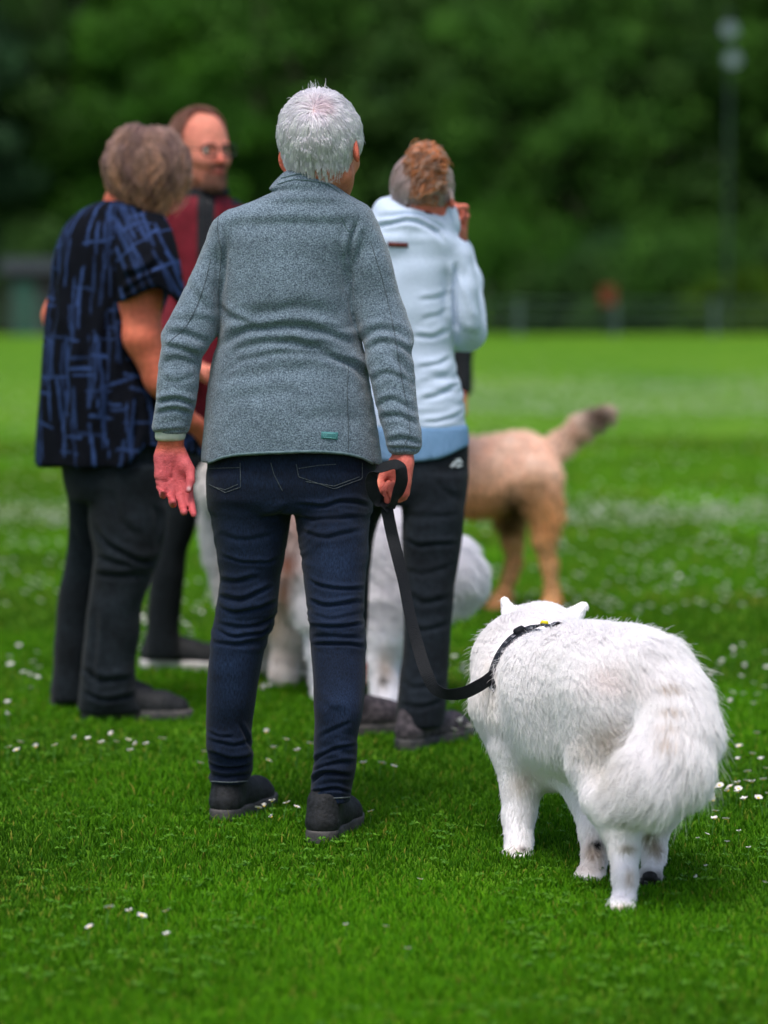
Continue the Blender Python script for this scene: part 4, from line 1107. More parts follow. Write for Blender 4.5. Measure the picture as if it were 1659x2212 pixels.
# seams, hem piping, badge
stitch('seam', bJ, [(475, 455), (470, 490), (478, 545), (474, 600), (470, 660)], .0007, M_seam, jk, 50)
stitch('seam', bJ, [(738, 470), (756, 500), (770, 480)], .0009, M_trim, jk, 30)
stitch('seam', bJ, [(600, 398), (640, 388), (700, 396), (735, 418)], .0012, M_trim, jk, 40)
stitch('seam', bJ, [(608, 385), (650, 376), (700, 384), (730, 402)], .0012, M_trim, jk, 40)
stitch('seam', bJ, [(752, 790), (750, 850), (752, 920), (752, 980)], .0007, M_seam, jk, 50)
stitch('seam', bJ, [(455, 560), (440, 620), (405, 700), (365, 740)], .0007, M_seam, jk, 40)
stitch('seam', bJ, [(800, 520), (830, 620), (852, 720), (868, 820), (885, 930), (870, 970)], .0007, M_seam, jk, 60)
hp = [hit(bJ, x, ridge_hem(np.array([x]))[0] - 4, .0005) for x in np.linspace(438, 822, 70)]
hp = [q for q in hp if q is not None]
tube_obj('hem_piping', hp, .0032, M_trim, jk)
flat_patch('badge', bJ, [(694, 932), (730, 934), (729, 950), (693, 947)], 4, 8, .0012, M_teal, jk, .0022)
for a in ([(698, 936), (725, 938)], [(698, 945), (724, 947)], [(698, 936), (698, 945)], [(725, 938), (724, 947)], [(701, 944), (706, 938), (718, 938.5), (722, 942)], [(703, 944.5), (716, 945)]):
    stitch('badge_line', bJ, a, .0007, M_teald, jk, 10, .0034)
# jeans
F = Field((-.56, 5.9, .08), (.09, 6.4, 1.02), .0038)
F.add(stack(HIP), .02); F.add(stack(LEGL), .012); F.add(stack(LEGR), .012)
FJ = [([(470, 1195), (520, 1215), (570, 1218), (600, 1208)], 5, .0045), ([(470, 1308), (510, 1322), (560, 1318), (600, 1300)], 6, .006), ([(462, 1340), (520, 1352), (570, 1345), (596, 1330)], 5, .0065), ([(458, 1355), (510, 1372), (560, 1368), (585, 1352)], 5, .006), ([(472, 1250), (510, 1262), (560, 1252)], 8, .004),
      ([(468, 1285), (520, 1300), (590, 1270)], 6, .005), ([(455, 1385), (510, 1392), (560, 1380)], 7, .004), ([(470, 1150), (530, 1165), (600, 1150)], 8, .003), ([(560, 1120), (600, 1110), (625, 1090)], 8, .004),
      ([(520, 1560), (535, 1590), (545, 1630)], 5, .005), ([(448, 1600), (500, 1612), (544, 1598)], 5, .006), ([(452, 1625), (500, 1640), (545, 1632)], 5, .007), ([(452, 1650), (490, 1662), (540, 1650)], 5, .007), ([(455, 1672), (500, 1680), (538, 1670)], 4, .005), ([(447, 1580), (480, 1596), (510, 1590)], 5, .004),
      ([(636, 1085), (700, 1092), (760, 1085), (800, 1092)], 6, .0045), ([(640, 1115), (700, 1122), (795, 1118)], 6, .004), ([(645, 1150), (700, 1160), (790, 1145)], 7, .0035), ([(660, 1255), (700, 1275), (750, 1278), (790, 1272)], 5, .006), ([(664, 1300), (710, 1312), (788, 1300)], 5, .005), ([(668, 1325), (720, 1338), (786, 1322)], 5, .0045),
      ([(668, 1352), (720, 1352), (760, 1350), (788, 1345)], 4, .0065), ([(672, 1375), (720, 1372), (790, 1380)], 5, .005), ([(670, 1392), (730, 1392), (790, 1398)], 5, .005), ([(676, 1650), (700, 1632), (735, 1620), (768, 1612)], 5, .006), ([(680, 1665), (720, 1655), (766, 1650)], 5, .007), ([(676, 1690), (705, 1672), (760, 1680)], 5, .0065), ([(674, 1712), (715, 1705), (757, 1712)], 4, .006), ([(690, 1600), (730, 1570), (760, 1560)], 6, .004), ([(678, 1500), (710, 1530), (740, 1540)], 12, .0025)]
def dJ(V, N):
    return fold_disp(V, N, FJ) + wrinkle(V, (1290, 1420), .0022, (8, 8, 46), 5) + wrinkle(V, (1570, 1740), .0028, (10, 10, 42), 6) + wrinkle(V, (1060, 1260), .0016, (6, 6, 34), 7) + .0012 * noise3(V * np.array([12, 12, 20]), 9)
def cJ(V, N):
    x, y = proj(V); w = np.ones(len(V))
    for cxx, ws in (((535, 1250), 60), ((725, 1240), 60), ((510, 1480), 40), ((735, 1480), 45)):
        w += .45 * np.exp(-((x - cxx[0]) / ws)**2 - ((y - cxx[1]) / 150)**2)
    w += .35 * noise3(V * np.array([8, 8, 60]), 15) * sstep(0, .3, noise3(V * 5, 16))
    return np.clip(w, .5, 2.2)[:, None] * np.ones(3)
je, V, Q, N = cloth('jeans', F, M_denim, gp, dJ, cJ)
bP = bvh(V, Q)
for pts in ([(519, 1000), (520, 1052), (487, 1064), (452, 1046)], [(452, 1012), (519, 1010)], [(640, 1003), (645, 1030), (722, 1056), (782, 1034), (782, 1000)], [(645, 1012), (690, 1005), (725, 1003)], [(585, 1000), (592, 1025), (610, 1060)], [(462, 1052), (487, 1058), (514, 1046)], [(660, 1040), (722, 1050), (776, 1030)]):
    pts = [tuple(np.array(a) * (1 - f) + np.array(b) * f) for a, b in zip(pts[:-1], pts[1:]) for f in (0, .04, .5, .96)] + [pts[-1]]
    stitch('stitching', bP, pts, .0006, M_thread, je, 40)
stitch('cuff_seam', bP, [(456, 1688), (495, 1690), (534, 1687)], .0016, M_thread, je, 24); stitch('cuff_seam', bP, [(677, 1722), (715, 1724), (755, 1722)], .0016, M_thread, je, 24)
for q in SHG: make_shoe('shoe', gp, q[0], q[1], M_black, M_sole, q[2], lace=M_lace, high=.004)
# sock tops / shoe collars
F = Field(wl_ - .06, wl_ + .06, .003)
F.add(stack([(920, 336, 403, 6.09, .034), (953, 334, 400, 6.09, .032)]), .004)
V, Q = F.mesh(1); mesh_obj('wrist_band', V, Q, M_bandw, gp)

# white hair
def gmask(p, u):
    L = p - np.array([0, -.01, .145])
    face = (u[:, 1] > .30) & (u[:, 2] < .62)
    low = (u[:, 2] < -.80) | ((u[:, 1] > -.15) & (u[:, 2] < -.12))
    return ~(face | low)
whorl = (.30, -.80, .52)
W, rr, _ = strands(gh, 21000, 8, lambda p: .050 + .022 * (p[:, 1] > .0) + .012 * np.clip((p[:, 2] - .1) / .1, 0, 1), whorl, .55, 1.0, lambda n, g, p: 1.04 + .15 * g.random(n)**.8, gmask, .00055, spread=.22, seed=3, rad=(.079, .1, .090), hug=.75, tuft=.07)
W2, _, _ = strands(gh, 150, 8, .036, (0, .3, -1), -.7, .6, .2, lambda p, u: (u[:, 2] > .86) & (u[:, 0] < .3), .00045, spread=.5, seed=4, curl=.25)
W3, _, _ = strands(gh, 7000, 8, .05, whorl, 1.2, .22, .10, lambda p, u: (u[:, 2] < .1) & (u[:, 1] < -.10) & (u[:, 2] > -.90), .00055, spread=.12, seed=6, rad=(.076, .095, .092))
W4, _, _ = strands(gh, 700, 8, .045, whorl, .25, .8, .16, gmask, .00035, spread=.45, seed=8, hug=.2, clump=.3, curl=.15)
W = np.concatenate([W, W2, W3, W4]); n = len(W)
key = hash3(*np.floor(W[:, 0] * 90).astype(np.int64).T, 5)
cc = np.array([.92, .89, .96]) * (.74 + .36 * key[:, None]) * (.85 + .25 * rng.random((n, 1)))
low = np.clip((1.56 - W[:, 4, 2]) / .1, 0, 1)[:, None]; cc = cc * (1 - .12 * low)
wl0 = gh.o + gh.R @ (np.array([0, -.01, .145]) + nrm(np.array(whorl)) * .1); pk_ = np.exp(-(((W[:, 0] - wl0)**2).sum(1)) / .017**2)[:, None]
cc = cc * (1 - pk_ * .45) + np.array([.80, .50, .55]) * pk_ * .45
tint = np.repeat(np.clip(cc, .1, .92)[:, None], W.shape[1], 1)
curves_obj('hair', W, rr, M_hair_w, gp, tint)

# ================================================================== leash
M_strap = material('leash_webbing', (.003, .004, .006), (.007, .009, .012), .7, (900, .3, .7, 1, (.3, 1, 1)), bump=(500, .0012, 1), spec=.2)
def ribbon(name, pts, wd, width, mat, parent=None, n=160, thick=.0018, origin=None):
    """pts centre line, wd width direction at each point"""
    pts = np.array(pts, float); c = resample(pts, n)
    L = np.concatenate([[0], np.cumsum(np.linalg.norm(np.diff(pts, axis=0), axis=1))]); q = np.linspace(0, L[-1], n)
    w = nrm(np.stack([np.interp(q, L, np.array(wd)[:, k]) for k in range(3)], 1)); t = nrm(np.gradient(c, axis=0)); w = nrm(w - (w * t).sum(1, keepdims=True) * t); m = np.cross(t, w)
    V = np.stack([c + w * width / 2 + m * thick / 2, c - w * width / 2 + m * thick / 2, c - w * width / 2 - m * thick / 2, c + w * width / 2 - m * thick / 2], 1).reshape(-1, 3)
    Q = [(4 * k + j, 4 * k + (j + 1) % 4, 4 * k + 4 + (j + 1) % 4, 4 * k + 4 + j) for k in range(n - 1) for j in range(4)] + [(0, 1, 2, 3), (4 * n - 1, 4 * n - 2, 4 * n - 3, 4 * n - 4)]
    return mesh_obj(name, V, np.array(Q), mat, parent, origin=origin, smooth=False)
X_ = np.array([1., 0, 0]); Yx = np.array([0, 1., 0])
ls = empty('dog_leash', tuple(P(838, 1100, 6.0))); tag(ls, 'black webbing leash looped in the hand and sagging to the white dog', 'leash')
main = [(833, 1075, 6.02), (838, 1110, 6.0), (846, 1150, 6.0), (858, 1200, 5.98), (872, 1260, 5.96), (886, 1330, 5.93), (904, 1400, 5.9), (922, 1455, 5.86), (942, 1490, 5.84), (968, 1500, 5.82), (1000, 1497, 5.8), (1035, 1481, 5.79), (1062, 1462, 5.82), (1074, 1448, 5.88)]
wdm = [(1, 0, .1), (1, .1, .1), (1, .1, .15), (.95, .3, .15), (.8, .55, .15), (.85, .5, .2), (.95, .2, .3), (.9, 0, .45), (.6, -.5, .7), (.2, -.6, .8), (0, -.3, 1), (-.2, -.1, 1), (-.3, 0, 1), (-.4, 0, 1)]
ribbon('strap', [P(*p) for p in main], wdm, .027, M_strap, ls)
loop = [(842, 1098, 6.0), (826, 1088, 6.0), (808, 1066, 5.99), (802, 1040, 5.98), (812, 1018, 5.975), (835, 1007, 5.97), (853, 1003, 5.965), (866, 1012, 5.96), (868, 1035, 5.965), (862, 1058, 5.975), (852, 1082, 5.99), (842, 1098, 6.0)]
wdl = [(.8, .5, .3), (.8, .3, -.5), (.9, .3, -.3), (1, .2, 0), (.7, .3, .6), (.3, .5, .8), (.3, .6, .7), (.9, .4, .2), (1, .1, 0), (1, .1, 0), (.5, .8, 0), (.9, .3, .2)]
ribbon('handle', [P(*p) for p in loop], wdl, .027, M_strap, ls, 120)
# ================================================================== person in the patterned tunic
Yl = 7.72
SHL = [(G(208, 1553), 88, .28), (G(140, 1526), 82, .28)]
lp = person((P(240, 1000, Yl)[0], Yl, 0), 'brown haired person in loose black tunic with blue strokes, leaning in')
lh = Head(P(318, 348, 7.70), yaw=52, pitch=-14, roll=6, scale=1.0)
TL = [(432, 225, 310, 7.7, .06), (447, 190, 330, 7.7, .09), (468, 160, 348, 7.71, .115), (500, 136, 366, 7.72, .145), (540, 121, 378, 7.73, .165), (590, 111, 384, 7.74, .18), (650, 103, 360, 7.75, .19), (700, 97, 345, 7.75, .195), (760, 92, 350, 7.75, .20),
      (820, 88, 372, 7.75, .205), (880, 85, 402, 7.75, .21), (940, 81, 428, 7.75, .21), (990, 78, 440, 7.75, .21), (1040, 75, 446, 7.75, .21)]
SLV = [(462, 268, 352, 7.66, .07), (500, 258, 372, 7.62, .10), (550, 253, 386, 7.59, .115), (600, 254, 396, 7.58, .12), (640, 256, 402, 7.58, .12), (665, 257, 404, 7.58, .12)]
hipL = [(900, 125, 385, Yl, .14), (980, 130, 372, Yl, .15), (1040, 140, 364, Yl, .15), (1080, 146, 362, Yl, .13)]
legN = [(1000, 180, 368, 7.68, .12), (1060, 188, 364, 7.68, .115), (1130, 194, 362, 7.67, .105), (1190, 202, 350, 7.66, .095), (1250, 198, 326, 7.66, .085), (1310, 190, 306, 7.65, .078), (1380, 182, 300, 7.65, .075), (1440, 176, 292, 7.65, .078), (1500, 170, 294, 7.66, .082), (1535, 167, 318, 7.68, .09)]
legF = [(1000, 130, 300, 7.86, .12), (1060, 143, 280, 7.87, .11), (1110, 150, 268, 7.88, .10), (1160, 149, 258, 7.88, .09), (1220, 141, 240, 7.88, .08), (1300, 124, 216, 7.88, .075), (1380, 119, 204, 7.88, .072), (1440, 115, 195, 7.88, .074), (1500, 112, 190, 7.88, .078), (1512, 108, 198, 7.88, .08)]
armL = [P(300, 560, 7.6), P(302, 640, 7.58), P(308, 730, 7.56), P(345, 820, 7.57), P(405, 905, 7.66)]
armF = [P(190, 520, 7.85), P(150, 610, 7.9), P(124, 684, 7.92), P(165, 760, 7.96), P(240, 800, 7.95)]
F = Field((-1.02, 7.3, -.01), (-.48, 8.1, 1.72), .0055)
lh.build(F, neck=P(268, 440, 7.7))
F.add(stack(TL[2:-2], inset=.03), .03); F.add(stack(hipL, inset=.015), .03); F.add(stack(legN, inset=.018), .02); F.add(stack(legF, inset=.018), .02)
seg_chain(F, armL, [.062, .060, .052, .042, .028], .02); seg_chain(F, armF, [.05, .046, .044, .036, .027], .02)
zz = nrm(armL[4] - armL[3]); yy = nrm(np.array([0, .6, .5])); yy = nrm(yy - (yy @ zz) * zz); hand(F, armL[4] + zz * .005, np.stack([np.cross(yy, zz), yy, zz], 1), 1, [(20, 25, 15)] * 4, [(.022, .008, .018), (.041, .020, .058), (.045, .030, .086), (.045, .032, .108)], s=.92)
zz = nrm(armF[4] - armF[3]); yy = nrm(np.array([0, -.4, -.8])); yy = nrm(yy - (yy @ zz) * zz); hand(F, armF[4], np.stack([np.cross(yy, zz), yy, zz], 1), 1, [(20, 25, 15)] * 4, [(.022, .008, .018), (.041, .020, .058), (.045, .030, .086), (.045, .032, .108)], s=.92)
feet(F, SHL)
V, Q = F.mesh(2); c = skin_cols(V, lh, SKIN * [1.08, .86, .76]); N = normals(V, Q); V = V + N * (.002 * noise3(V * 22, 3))[:, None]
mesh_obj('body', V, Q, M_skin, lp, col=c)
F = Field((-1.02, 7.35, .72), (-.45, 8.12, 1.55), .0055)
F.add(stack(TL, n=2.1), .02)
hemL = lambda px: herm(px, [60, 240, 300, 335, 370, 430, 470], [1026, 1022, 985, 965, 972, 988, 1000])
Xg = F.lo[0] + F.h * np.arange(F.n[0]); Zg = F.lo[2] + F.h * np.arange(F.n[2])
hzl = np.array([P(300, h, 7.6)[2] for h in hemL(CX + Xg / 7.65 * FPX)])
F.f = np.maximum(F.f, hzl[:, None, None] - Zg[None, None, :]).astype(np.float32)
# the wide sleeve, cut along its sloping opening
F2 = Field((-1.02, 7.35, .72), (-.45, 8.12, 1.55), .0055); F2.add(stack(SLV, n=2.2), .02)
hs = np.array([P(300, h, 7.5)[2] for h in herm(CX + Xg / 7.55 * FPX, [250, 300, 345, 372, 410], [656, 638, 622, 640, 690])])
F2.f = np.maximum(F2.f, hs[:, None, None] - Zg[None, None, :])
k = .012; hh = np.maximum(k - np.abs(F.f - F2.f), 0) / k
F.f = (np.minimum(F.f, F2.f) - hh * hh * k * .25).astype(np.float32)
# printed strokes of the cloth, laid out around the body
gs = np.random.default_rng(12)
strk = []
for _ in range(330):
    u = gs.uniform(-3.2, 3.2) * .2; z = gs.uniform(.72, 1.5); strk.append((u, z, gs.uniform(.07, .24), gs.uniform(.0028, .0062), gs.normal() * .08, 0, gs.uniform(.35, .95)))
for _ in range(190):
    u = gs.uniform(-3.2, 3.2) * .2; z = gs.uniform(.72, 1.5); strk.append((u, z, gs.uniform(.04, .12), gs.uniform(.003, .0055), gs.normal() * .12, 1, gs.uniform(.4, 1.0)))
def print_cols(V, N):
    cx, cy = -.745, 7.73
    a = np.arctan2(V[:, 0] - cx, -(V[:, 1] - cy)); u = a * .2; z = V[:, 2] + .012 * noise3(V * 6, 5)
    x, y = proj(V); slv = (x > 250) & (y < 670) & (V[:, 1] < 7.62)
    th = math.radians(-28)
    uu = np.where(slv, (V[:, 0] + .6) * math.cos(th) - (z - 1.2) * math.sin(th), u); zz = np.where(slv, 1.2 + (V[:, 0] + .6) * math.sin(th) + (z - 1.2) * math.cos(th), z)
    uu = uu + .004 * noise3(V * 14, 6) + .010 * noise3(V * 5, 7)
    v = np.zeros(len(V))
    for (su, sz, L, w, sl, hor, am) in strk:
        if hor == 0:
            al = np.abs(zz - sz) / (L / 2); ac = np.abs(uu - su - sl * (zz - sz)) / w
        else:
            al = np.abs(uu - su) / (L / 2); ac = np.abs(zz - sz - sl * (uu - su)) / w
        m = (1 - sstep(.85, 1.0, al)) * (1 - sstep(.55, 1.05, ac)) * am
        v = np.maximum(v, m)
    v = v * (.55 + .6 * np.clip(noise3(V * 30, 8) * .5 + .5, 0, 1))
    base = np.array([.0025, .0035, .007]); blue = np.array([.033, .066, .19])
    return base + v[:, None] * blue
FLd = [([(130, 520), (118, 620), (112, 740)], 12, .006), ([(200, 560), (190, 720), (180, 900)], 16, .007), ([(240, 640), (232, 800), (235, 960)], 14, .009), ([(150, 700), (140, 850), (120, 1000)], 14, .008), ([(290, 850), (300, 900), (290, 980)], 12, .007),
       ([(262, 600), (300, 590), (350, 560)], 10, .006), ([(262, 640), (300, 610), (345, 590)], 7, .004), ([(255, 520), (250, 580), (252, 650)], 8, -.007), ([(200, 470), (260, 480), (320, 520)], 12, .004)]
def dL(V, N):
    a = np.arctan2(V[:, 0] + .745, -(V[:, 1] - 7.73))
    flare = sstep(1.15, .8, V[:, 2])
    return fold_disp(V, N, FLd) + .007 * flare * np.sin(a * 9 + 2.5 * noise3(V * 5, 2)) + .003 * noise3(V * np.array([14, 14, 5]), 4)
tn, V, Q, N = cloth('tunic', F, M_tunic, lp, dL, print_cols)
F = Field((-1.02, 7.4, .02), (-.48, 8.1, 1.0), .0055)
F.add(stack(hipL), .02); F.add(stack(legN), .012); F.add(stack(legF), .012)
FLt = [([(200, 1130), (240, 1180), (300, 1210), (350, 1200)], 9, .007), ([(205, 1200), (240, 1220), (310, 1230)], 8, .007), ([(198, 1240), (250, 1245), (320, 1240)], 9, .006), ([(330, 1080), (345, 1130), (340, 1180)], 10, .006), ([(240, 1060), (260, 1120), (300, 1160)], 12, .005), ([(175, 1440), (220, 1470), (290, 1465)], 8, .006), ([(172, 1490), (230, 1510), (300, 1500)], 7, .007), ([(210, 1300), (205, 1400), (200, 1500)], 9, .005), ([(150, 1120), (170, 1170), (190, 1190)], 8, .005)]
cloth('trousers', F, M_trousers, lp, lambda V, N: fold_disp(V, N, FLt) + .003 * noise3(V * np.array([10, 10, 16]), 4), lambda V, N: np.clip(1 + .5 * noise3(V * 12, 5), .5, 1.8)[:, None] * np.array([1, 1.0, 1.0]))
for q in SHL: make_shoe('shoe', lp, q[0], q[1], M_black, M_sole, q[2], h=.0045)
# wavy bob, brown with grey
def lmask(p, u): return ~(((u[:, 1] > .45) & (u[:, 2] < .45)) | (u[:, 2] < -.75))
W, rr, loc = strands(lh, 19000, 14, lambda p: .135 + .05 * np.clip((p[:, 2] - .12) / .12, 0, 1), (0, -.15, 1), 1.0, .8, lambda n, g, p: 1.06 + .22 * g.random(n), lmask, .0007, spread=.2, seed=11, wave=.028, curl=.3, clump=.8, cell=.02, tuft=.42)
Wx, _, _ = strands(lh, 2600, 14, .20, (0, -.15, 1), .75, .8, .30, lambda p, u: lmask(p, u) & (u[:, 2] < .5), .0007, spread=.3, seed=13, wave=.05, curl=.35, clump=.85, cell=.022, tuft=.3)
W = np.concatenate([W, Wx])
n = len(W); key = hash3(*np.floor(W[:, 0] * 45).astype(np.int64).T, 5)[:, None]; g2 = .15 + .7 * rng.random((n, 1)) * hash3(*np.floor(W[:, 3] * 55).astype(np.int64).T, 6)[:, None] * 1.8
grey = np.array([.38, .26, .25]); brown = np.array([.20, .09, .06]); gold = np.array([.92, .50, .28])
top = np.clip((W[:, 0, 2] - 1.52) / .1, 0, 1)[:, None] * .6
root = brown * (1 - np.clip(key * .45 + top, 0, 1)) + grey * np.clip(key * .45 + top, 0, 1)
tipc = np.where(key > .45, gold, brown * 1.1)
t = np.linspace(0, 1, W.shape[1])[None, :, None] ** 1.5
tint = (root[:, None] * (1 - t) + tipc[:, None] * t) * (.65 + .6 * g2[:, None])
curves_obj('hair', W, rr, M_hair_w, lp, tint)

# ================================================================== person in the pale blue hoodie
Yh = 7.3
SHH = [(G(886, 1617), 36, .275), (G(742, 1588), 66, .28)]
hp_ = person((P(900, 1000, Yh)[0], Yh, 0), 'person in pale blue hoodie with auburn bun, hand raised to the face')
hh_ = Head(P(914, 405, 7.28), yaw=24, pitch=-10, roll=-4, scale=.98)
TH = [(470, 830, 952, 7.28, .07), (490, 806, 972, 7.28, .085), (512, 790, 992, 7.28, .098), (535, 780, 1008, 7.29, .106), (565, 778, 1010, 7.3, .112), (600, 782, 992, 7.3, .115), (660, 786, 980, 7.3, .115), (740, 790, 979, 7.3, .11), (800, 787, 986, 7.3, .112), (850, 783, 999, 7.3, .118), (900, 780, 1004, 7.3, .122), (925, 780, 1008, 7.3, .124)]
RIB = [(915, 780, 1010, 7.3, .125), (945, 780, 1013, 7.3, .127), (975, 782, 1015, 7.3, .127), (1000, 784, 1015, 7.3, .125)]
SHR = [(522, 940, 1008, 7.3, .062), (550, 952, 1021, 7.29, .07), (590, 962, 1028, 7.29, .07), (630, 968, 1032, 7.28, .068), (670, 972, 1038, 7.28, .068), (705, 974, 1041, 7.29, .068), (732, 976, 1032, 7.31, .06), (748, 980, 1012, 7.32, .045)]
SHL = [(525, 782, 860, 7.3, .062), (560, 768, 840, 7.3, .07), (640, 752, 815, 7.3, .062), (720, 742, 806, 7.29, .06), (800, 738, 800, 7.26, .055), (880, 742, 796, 7.22, .048), (930, 746, 792, 7.19, .042)]
fore = [P(1008, 715, 7.33), P(1000, 610, 7.47), P(988, 520, 7.55)]
HH = [(940, 785, 1010, Yh, .112), (1000, 787, 1013, Yh, .12), (1050, 775, 1008, Yh, .122), (1090, 770, 1004, Yh, .11)]
HR = [(1020, 852, 1010, 7.28, .105), (1060, 862, 1007, 7.28, .105), (1110, 867, 1003, 7.27, .10), (1160, 868, 999, 7.27, .092), (1210, 868, 992, 7.27, .085), (1270, 870, 982, 7.26, .078), (1340, 872, 976, 7.26, .072), (1410, 869, 971, 7.26, .072), (1470, 863, 968, 7.26, .075), (1530, 856, 963, 7.26, .078), (1568, 854, 958, 7.26, .08)]
HR = [(r[0], r[1], r[2], r[3] - .06 * max(0, (r[0] - 1100) / 460), r[4]) for r in HR]
HL = [(1020, 770, 905, 7.36, .105), (1070, 765, 862, 7.37, .1), (1120, 757, 822, 7.38, .092), (1180, 748, 806, 7.39, .085), (1260, 738, 799, 7.4, .075), (1340, 732, 794, 7.41, .07), (1420, 728, 790, 7.42, .07), (1500, 726, 790, 7.42, .074), (1552, 724, 792, 7.42, .076)]
F = Field((-.16, 7.05, -.01), (.38, 7.75, 1.66), .005)
hh_.build(F, neck=P(895, 480, 7.3))
F.add(stack(TH, inset=.015), .03); F.add(stack(SHR, inset=.02), .02); F.add(stack(SHL, inset=.015), .02); F.add(stack(HH, inset=.012), .03); F.add(stack(HR, inset=.018), .02); F.add(stack(HL, inset=.018), .02)
seg_chain(F, fore, [.045, .036, .026], .02)
zz = nrm(P(992, 470, 7.52) - fore[2]); yy = nrm(np.array([-.75, -.6, .1])); yy = nrm(yy - (yy @ zz) * zz)
hand(F, fore[2], np.stack([-np.cross(yy, zz), yy, zz], 1), 1, [(12, 60, 40), (45, 70, 45), (55, 80, 45), (60, 80, 45)], [(.022, .008, .018), (.041, .020, .048), (.048, .034, .070), (.05, .04, .088)], s=.9)
F.add(rc(P(985, 478, 7.50), P(1010, 467, 7.47), .0085, .0075), .004)
w = P(768, 950, 7.19); hand(F, w, np.stack([nrm(np.array([.2, 1., 0])), nrm(np.array([1., -.2, 0])), np.array([0, 0, -1.])], 1), 1, [(30, 35, 20)] * 4, [(.022, .008, .018), (.041, .020, .058), (.038, .030, .086), (.030, .032, .108)], s=.9)
F.add(rc(P(768, 905, 7.2), w, .026, .024), .01)
feet(F, SHH)
V, Q = F.mesh(2); c = skin_cols(V, hh_, SKIN * [1.05, .95, 1.0]); L = hh_.local(V); m = (L[:, 2] > .10) & (L[:, 1] < .04); c[m] = (.45, .36, .34)
mesh_obj('body', V, Q, M_skin, hp_, col=c)
F = Field((-.16, 7.05, .68), (.38, 7.75, 1.55), .005)
F.add(stack(TH), .02); F.add(stack(SHR), .012); F.add(stack(SHL), .016); seg_chain(F, [fore[0], P(1000, 610, 7.47), P(989, 545, 7.54)], [.058, .052, .042], .02)
# hood rolled up round the neck
hc_ = P(896, 461, 7.31)
ring = [hc_ + np.array([.075 * math.cos(a) + .012 * math.sin(a), .075 * math.sin(a), -.005 * math.cos(a) + .012 * math.sin(a)]) for a in np.linspace(0, 2 * math.pi, 13)]
for a, b in zip(ring[:-1], ring[1:]): F.add(rc(a, b, .036, .036), .014)
for a, b in zip(ring[:-1], ring[1:]): F.add(rc(a + [0, -.004, -.028], b + [0, -.004, -.028], .046, .046), .01)
FH = [([(815, 470), (870, 462), (930, 480), (972, 515)], 5, .006), ([(808, 490), (860, 476), (920, 490), (965, 525)], 5, .008), ([(975, 560), (972, 640), (974, 720)], 6, -.008),
      ([(900, 655), (940, 648), (972, 630)], 6, .006), ([(905, 690), (945, 684), (975, 668)], 6, .007), ([(890, 720), (930, 725), (975, 705)], 6, .006), ([(900, 765), (940, 758), (976, 742)], 6, .007), ([(898, 795), (945, 790), (980, 770)], 6, .006), ([(900, 830), (945, 822), (988, 800)], 7, .008), ([(905, 860), (950, 850), (995, 835)], 6, .007), ([(905, 890), (950, 885), (1000, 862)], 6, .007), ([(905, 915), (960, 905), (1003, 890)], 5, .005),
      ([(985, 600), (1000, 650), (1012, 700)], 8, .006), ([(1000, 570), (1015, 620), (1028, 680)], 8, .006), ([(860, 605), (890, 602), (925, 607)], 5, .003), ([(980, 690), (1000, 712), (1034, 716)], 7, .007)]
FH = [(p, w * 1.25, a * (1 if i < 3 else .55)) for i, (p, w, a) in enumerate(FH) if not (i > 3 and i % 4 == 2)]
hd, V, Q, N = cloth('hoodie', F, M_hood, hp_, lambda V, N: fold_disp(V, N, FH) + .003 * noise3(V * np.array([12, 12, 18]), 4) + wrinkle(V, (740, 930), .002, (9, 9, 36), 5, (880, 1010)))
bH = bvh(V, Q)
M_rib = material('hoodie_ribbing', (.17, .33, .58), (.25, .43, .70), .9, (120, .35, .65, 1, (6, 6, .2)), bump=(150, .003, 1, (6, 6, .2)), attr=True)
F = Field((-.16, 7.05, .68), (.38, 7.75, 1.1), .005); F.add(stack(RIB), .01)
hemH = lambda px: herm(px, [740, 860, 940, 1005, 1030], [992, 998, 992, 968, 960])
Xg = F.lo[0] + F.h * np.arange(F.n[0]); Zg = F.lo[2] + F.h * np.arange(F.n[2])
hzl = np.array([P(900, h, 7.2)[2] for h in hemH(CX + Xg / 7.25 * FPX)]); F.f = np.maximum(F.f, hzl[:, None, None] - Zg[None, None, :]).astype(np.float32)
cloth('waistband', F, M_rib, hd)
flat_patch('leather_patch', bH, [(838, 522), (882, 524), (881, 535), (838, 533)], 3, 8, .0025, M_leather, hd, .003)
for q in ([(866, 441), (880, 439), (892, 446), (880, 450)], [(905, 447), (925, 452), (934, 464), (920, 462)]):
    flat_patch('print_mark', bH, q, 3, 4, .002, M_leather, hd, .001)
F = Field((-.16, 7.05, .02), (.38, 7.75, .98), .005); F.add(stack(HH), .02); F.add(stack(HR), .012); F.add(stack(HL), .012)
FT = [([(866, 1110), (910, 1120), (1000, 1112)], 8, .005), ([(868, 1165), (910, 1180), (996, 1170)], 6, .006), ([(870, 1230), (910, 1245), (985, 1225)], 7, .006), ([(872, 1290), (920, 1300), (975, 1280)], 7, .006), ([(870, 1340), (915, 1360), (974, 1345)], 7, .005), ([(862, 1470), (900, 1490), (965, 1475)], 7, .006), ([(858, 1515), (910, 1530), (962, 1515)], 6, .007), ([(930, 1020), (950, 1050), (1000, 1070)], 8, .005)]
FT = [([(x, y + (x - 920) * (.12 if i % 2 else -.10)) for x, y in p], w * 1.2, a * .6) for i, (p, w, a) in enumerate(FT)]
tr_, V, Q, N = cloth('trousers', F, M_trousers, hp_, lambda V, N: fold_disp(V, N, FT) + .0025 * noise3(V * np.array([10, 10, 16]), 4), lambda V, N: np.clip(1.15 + .4 * noise3(V * 12, 5), .5, 1.8)[:, None] * np.array([1, .98, 1.05]))
bT = bvh(V, Q)
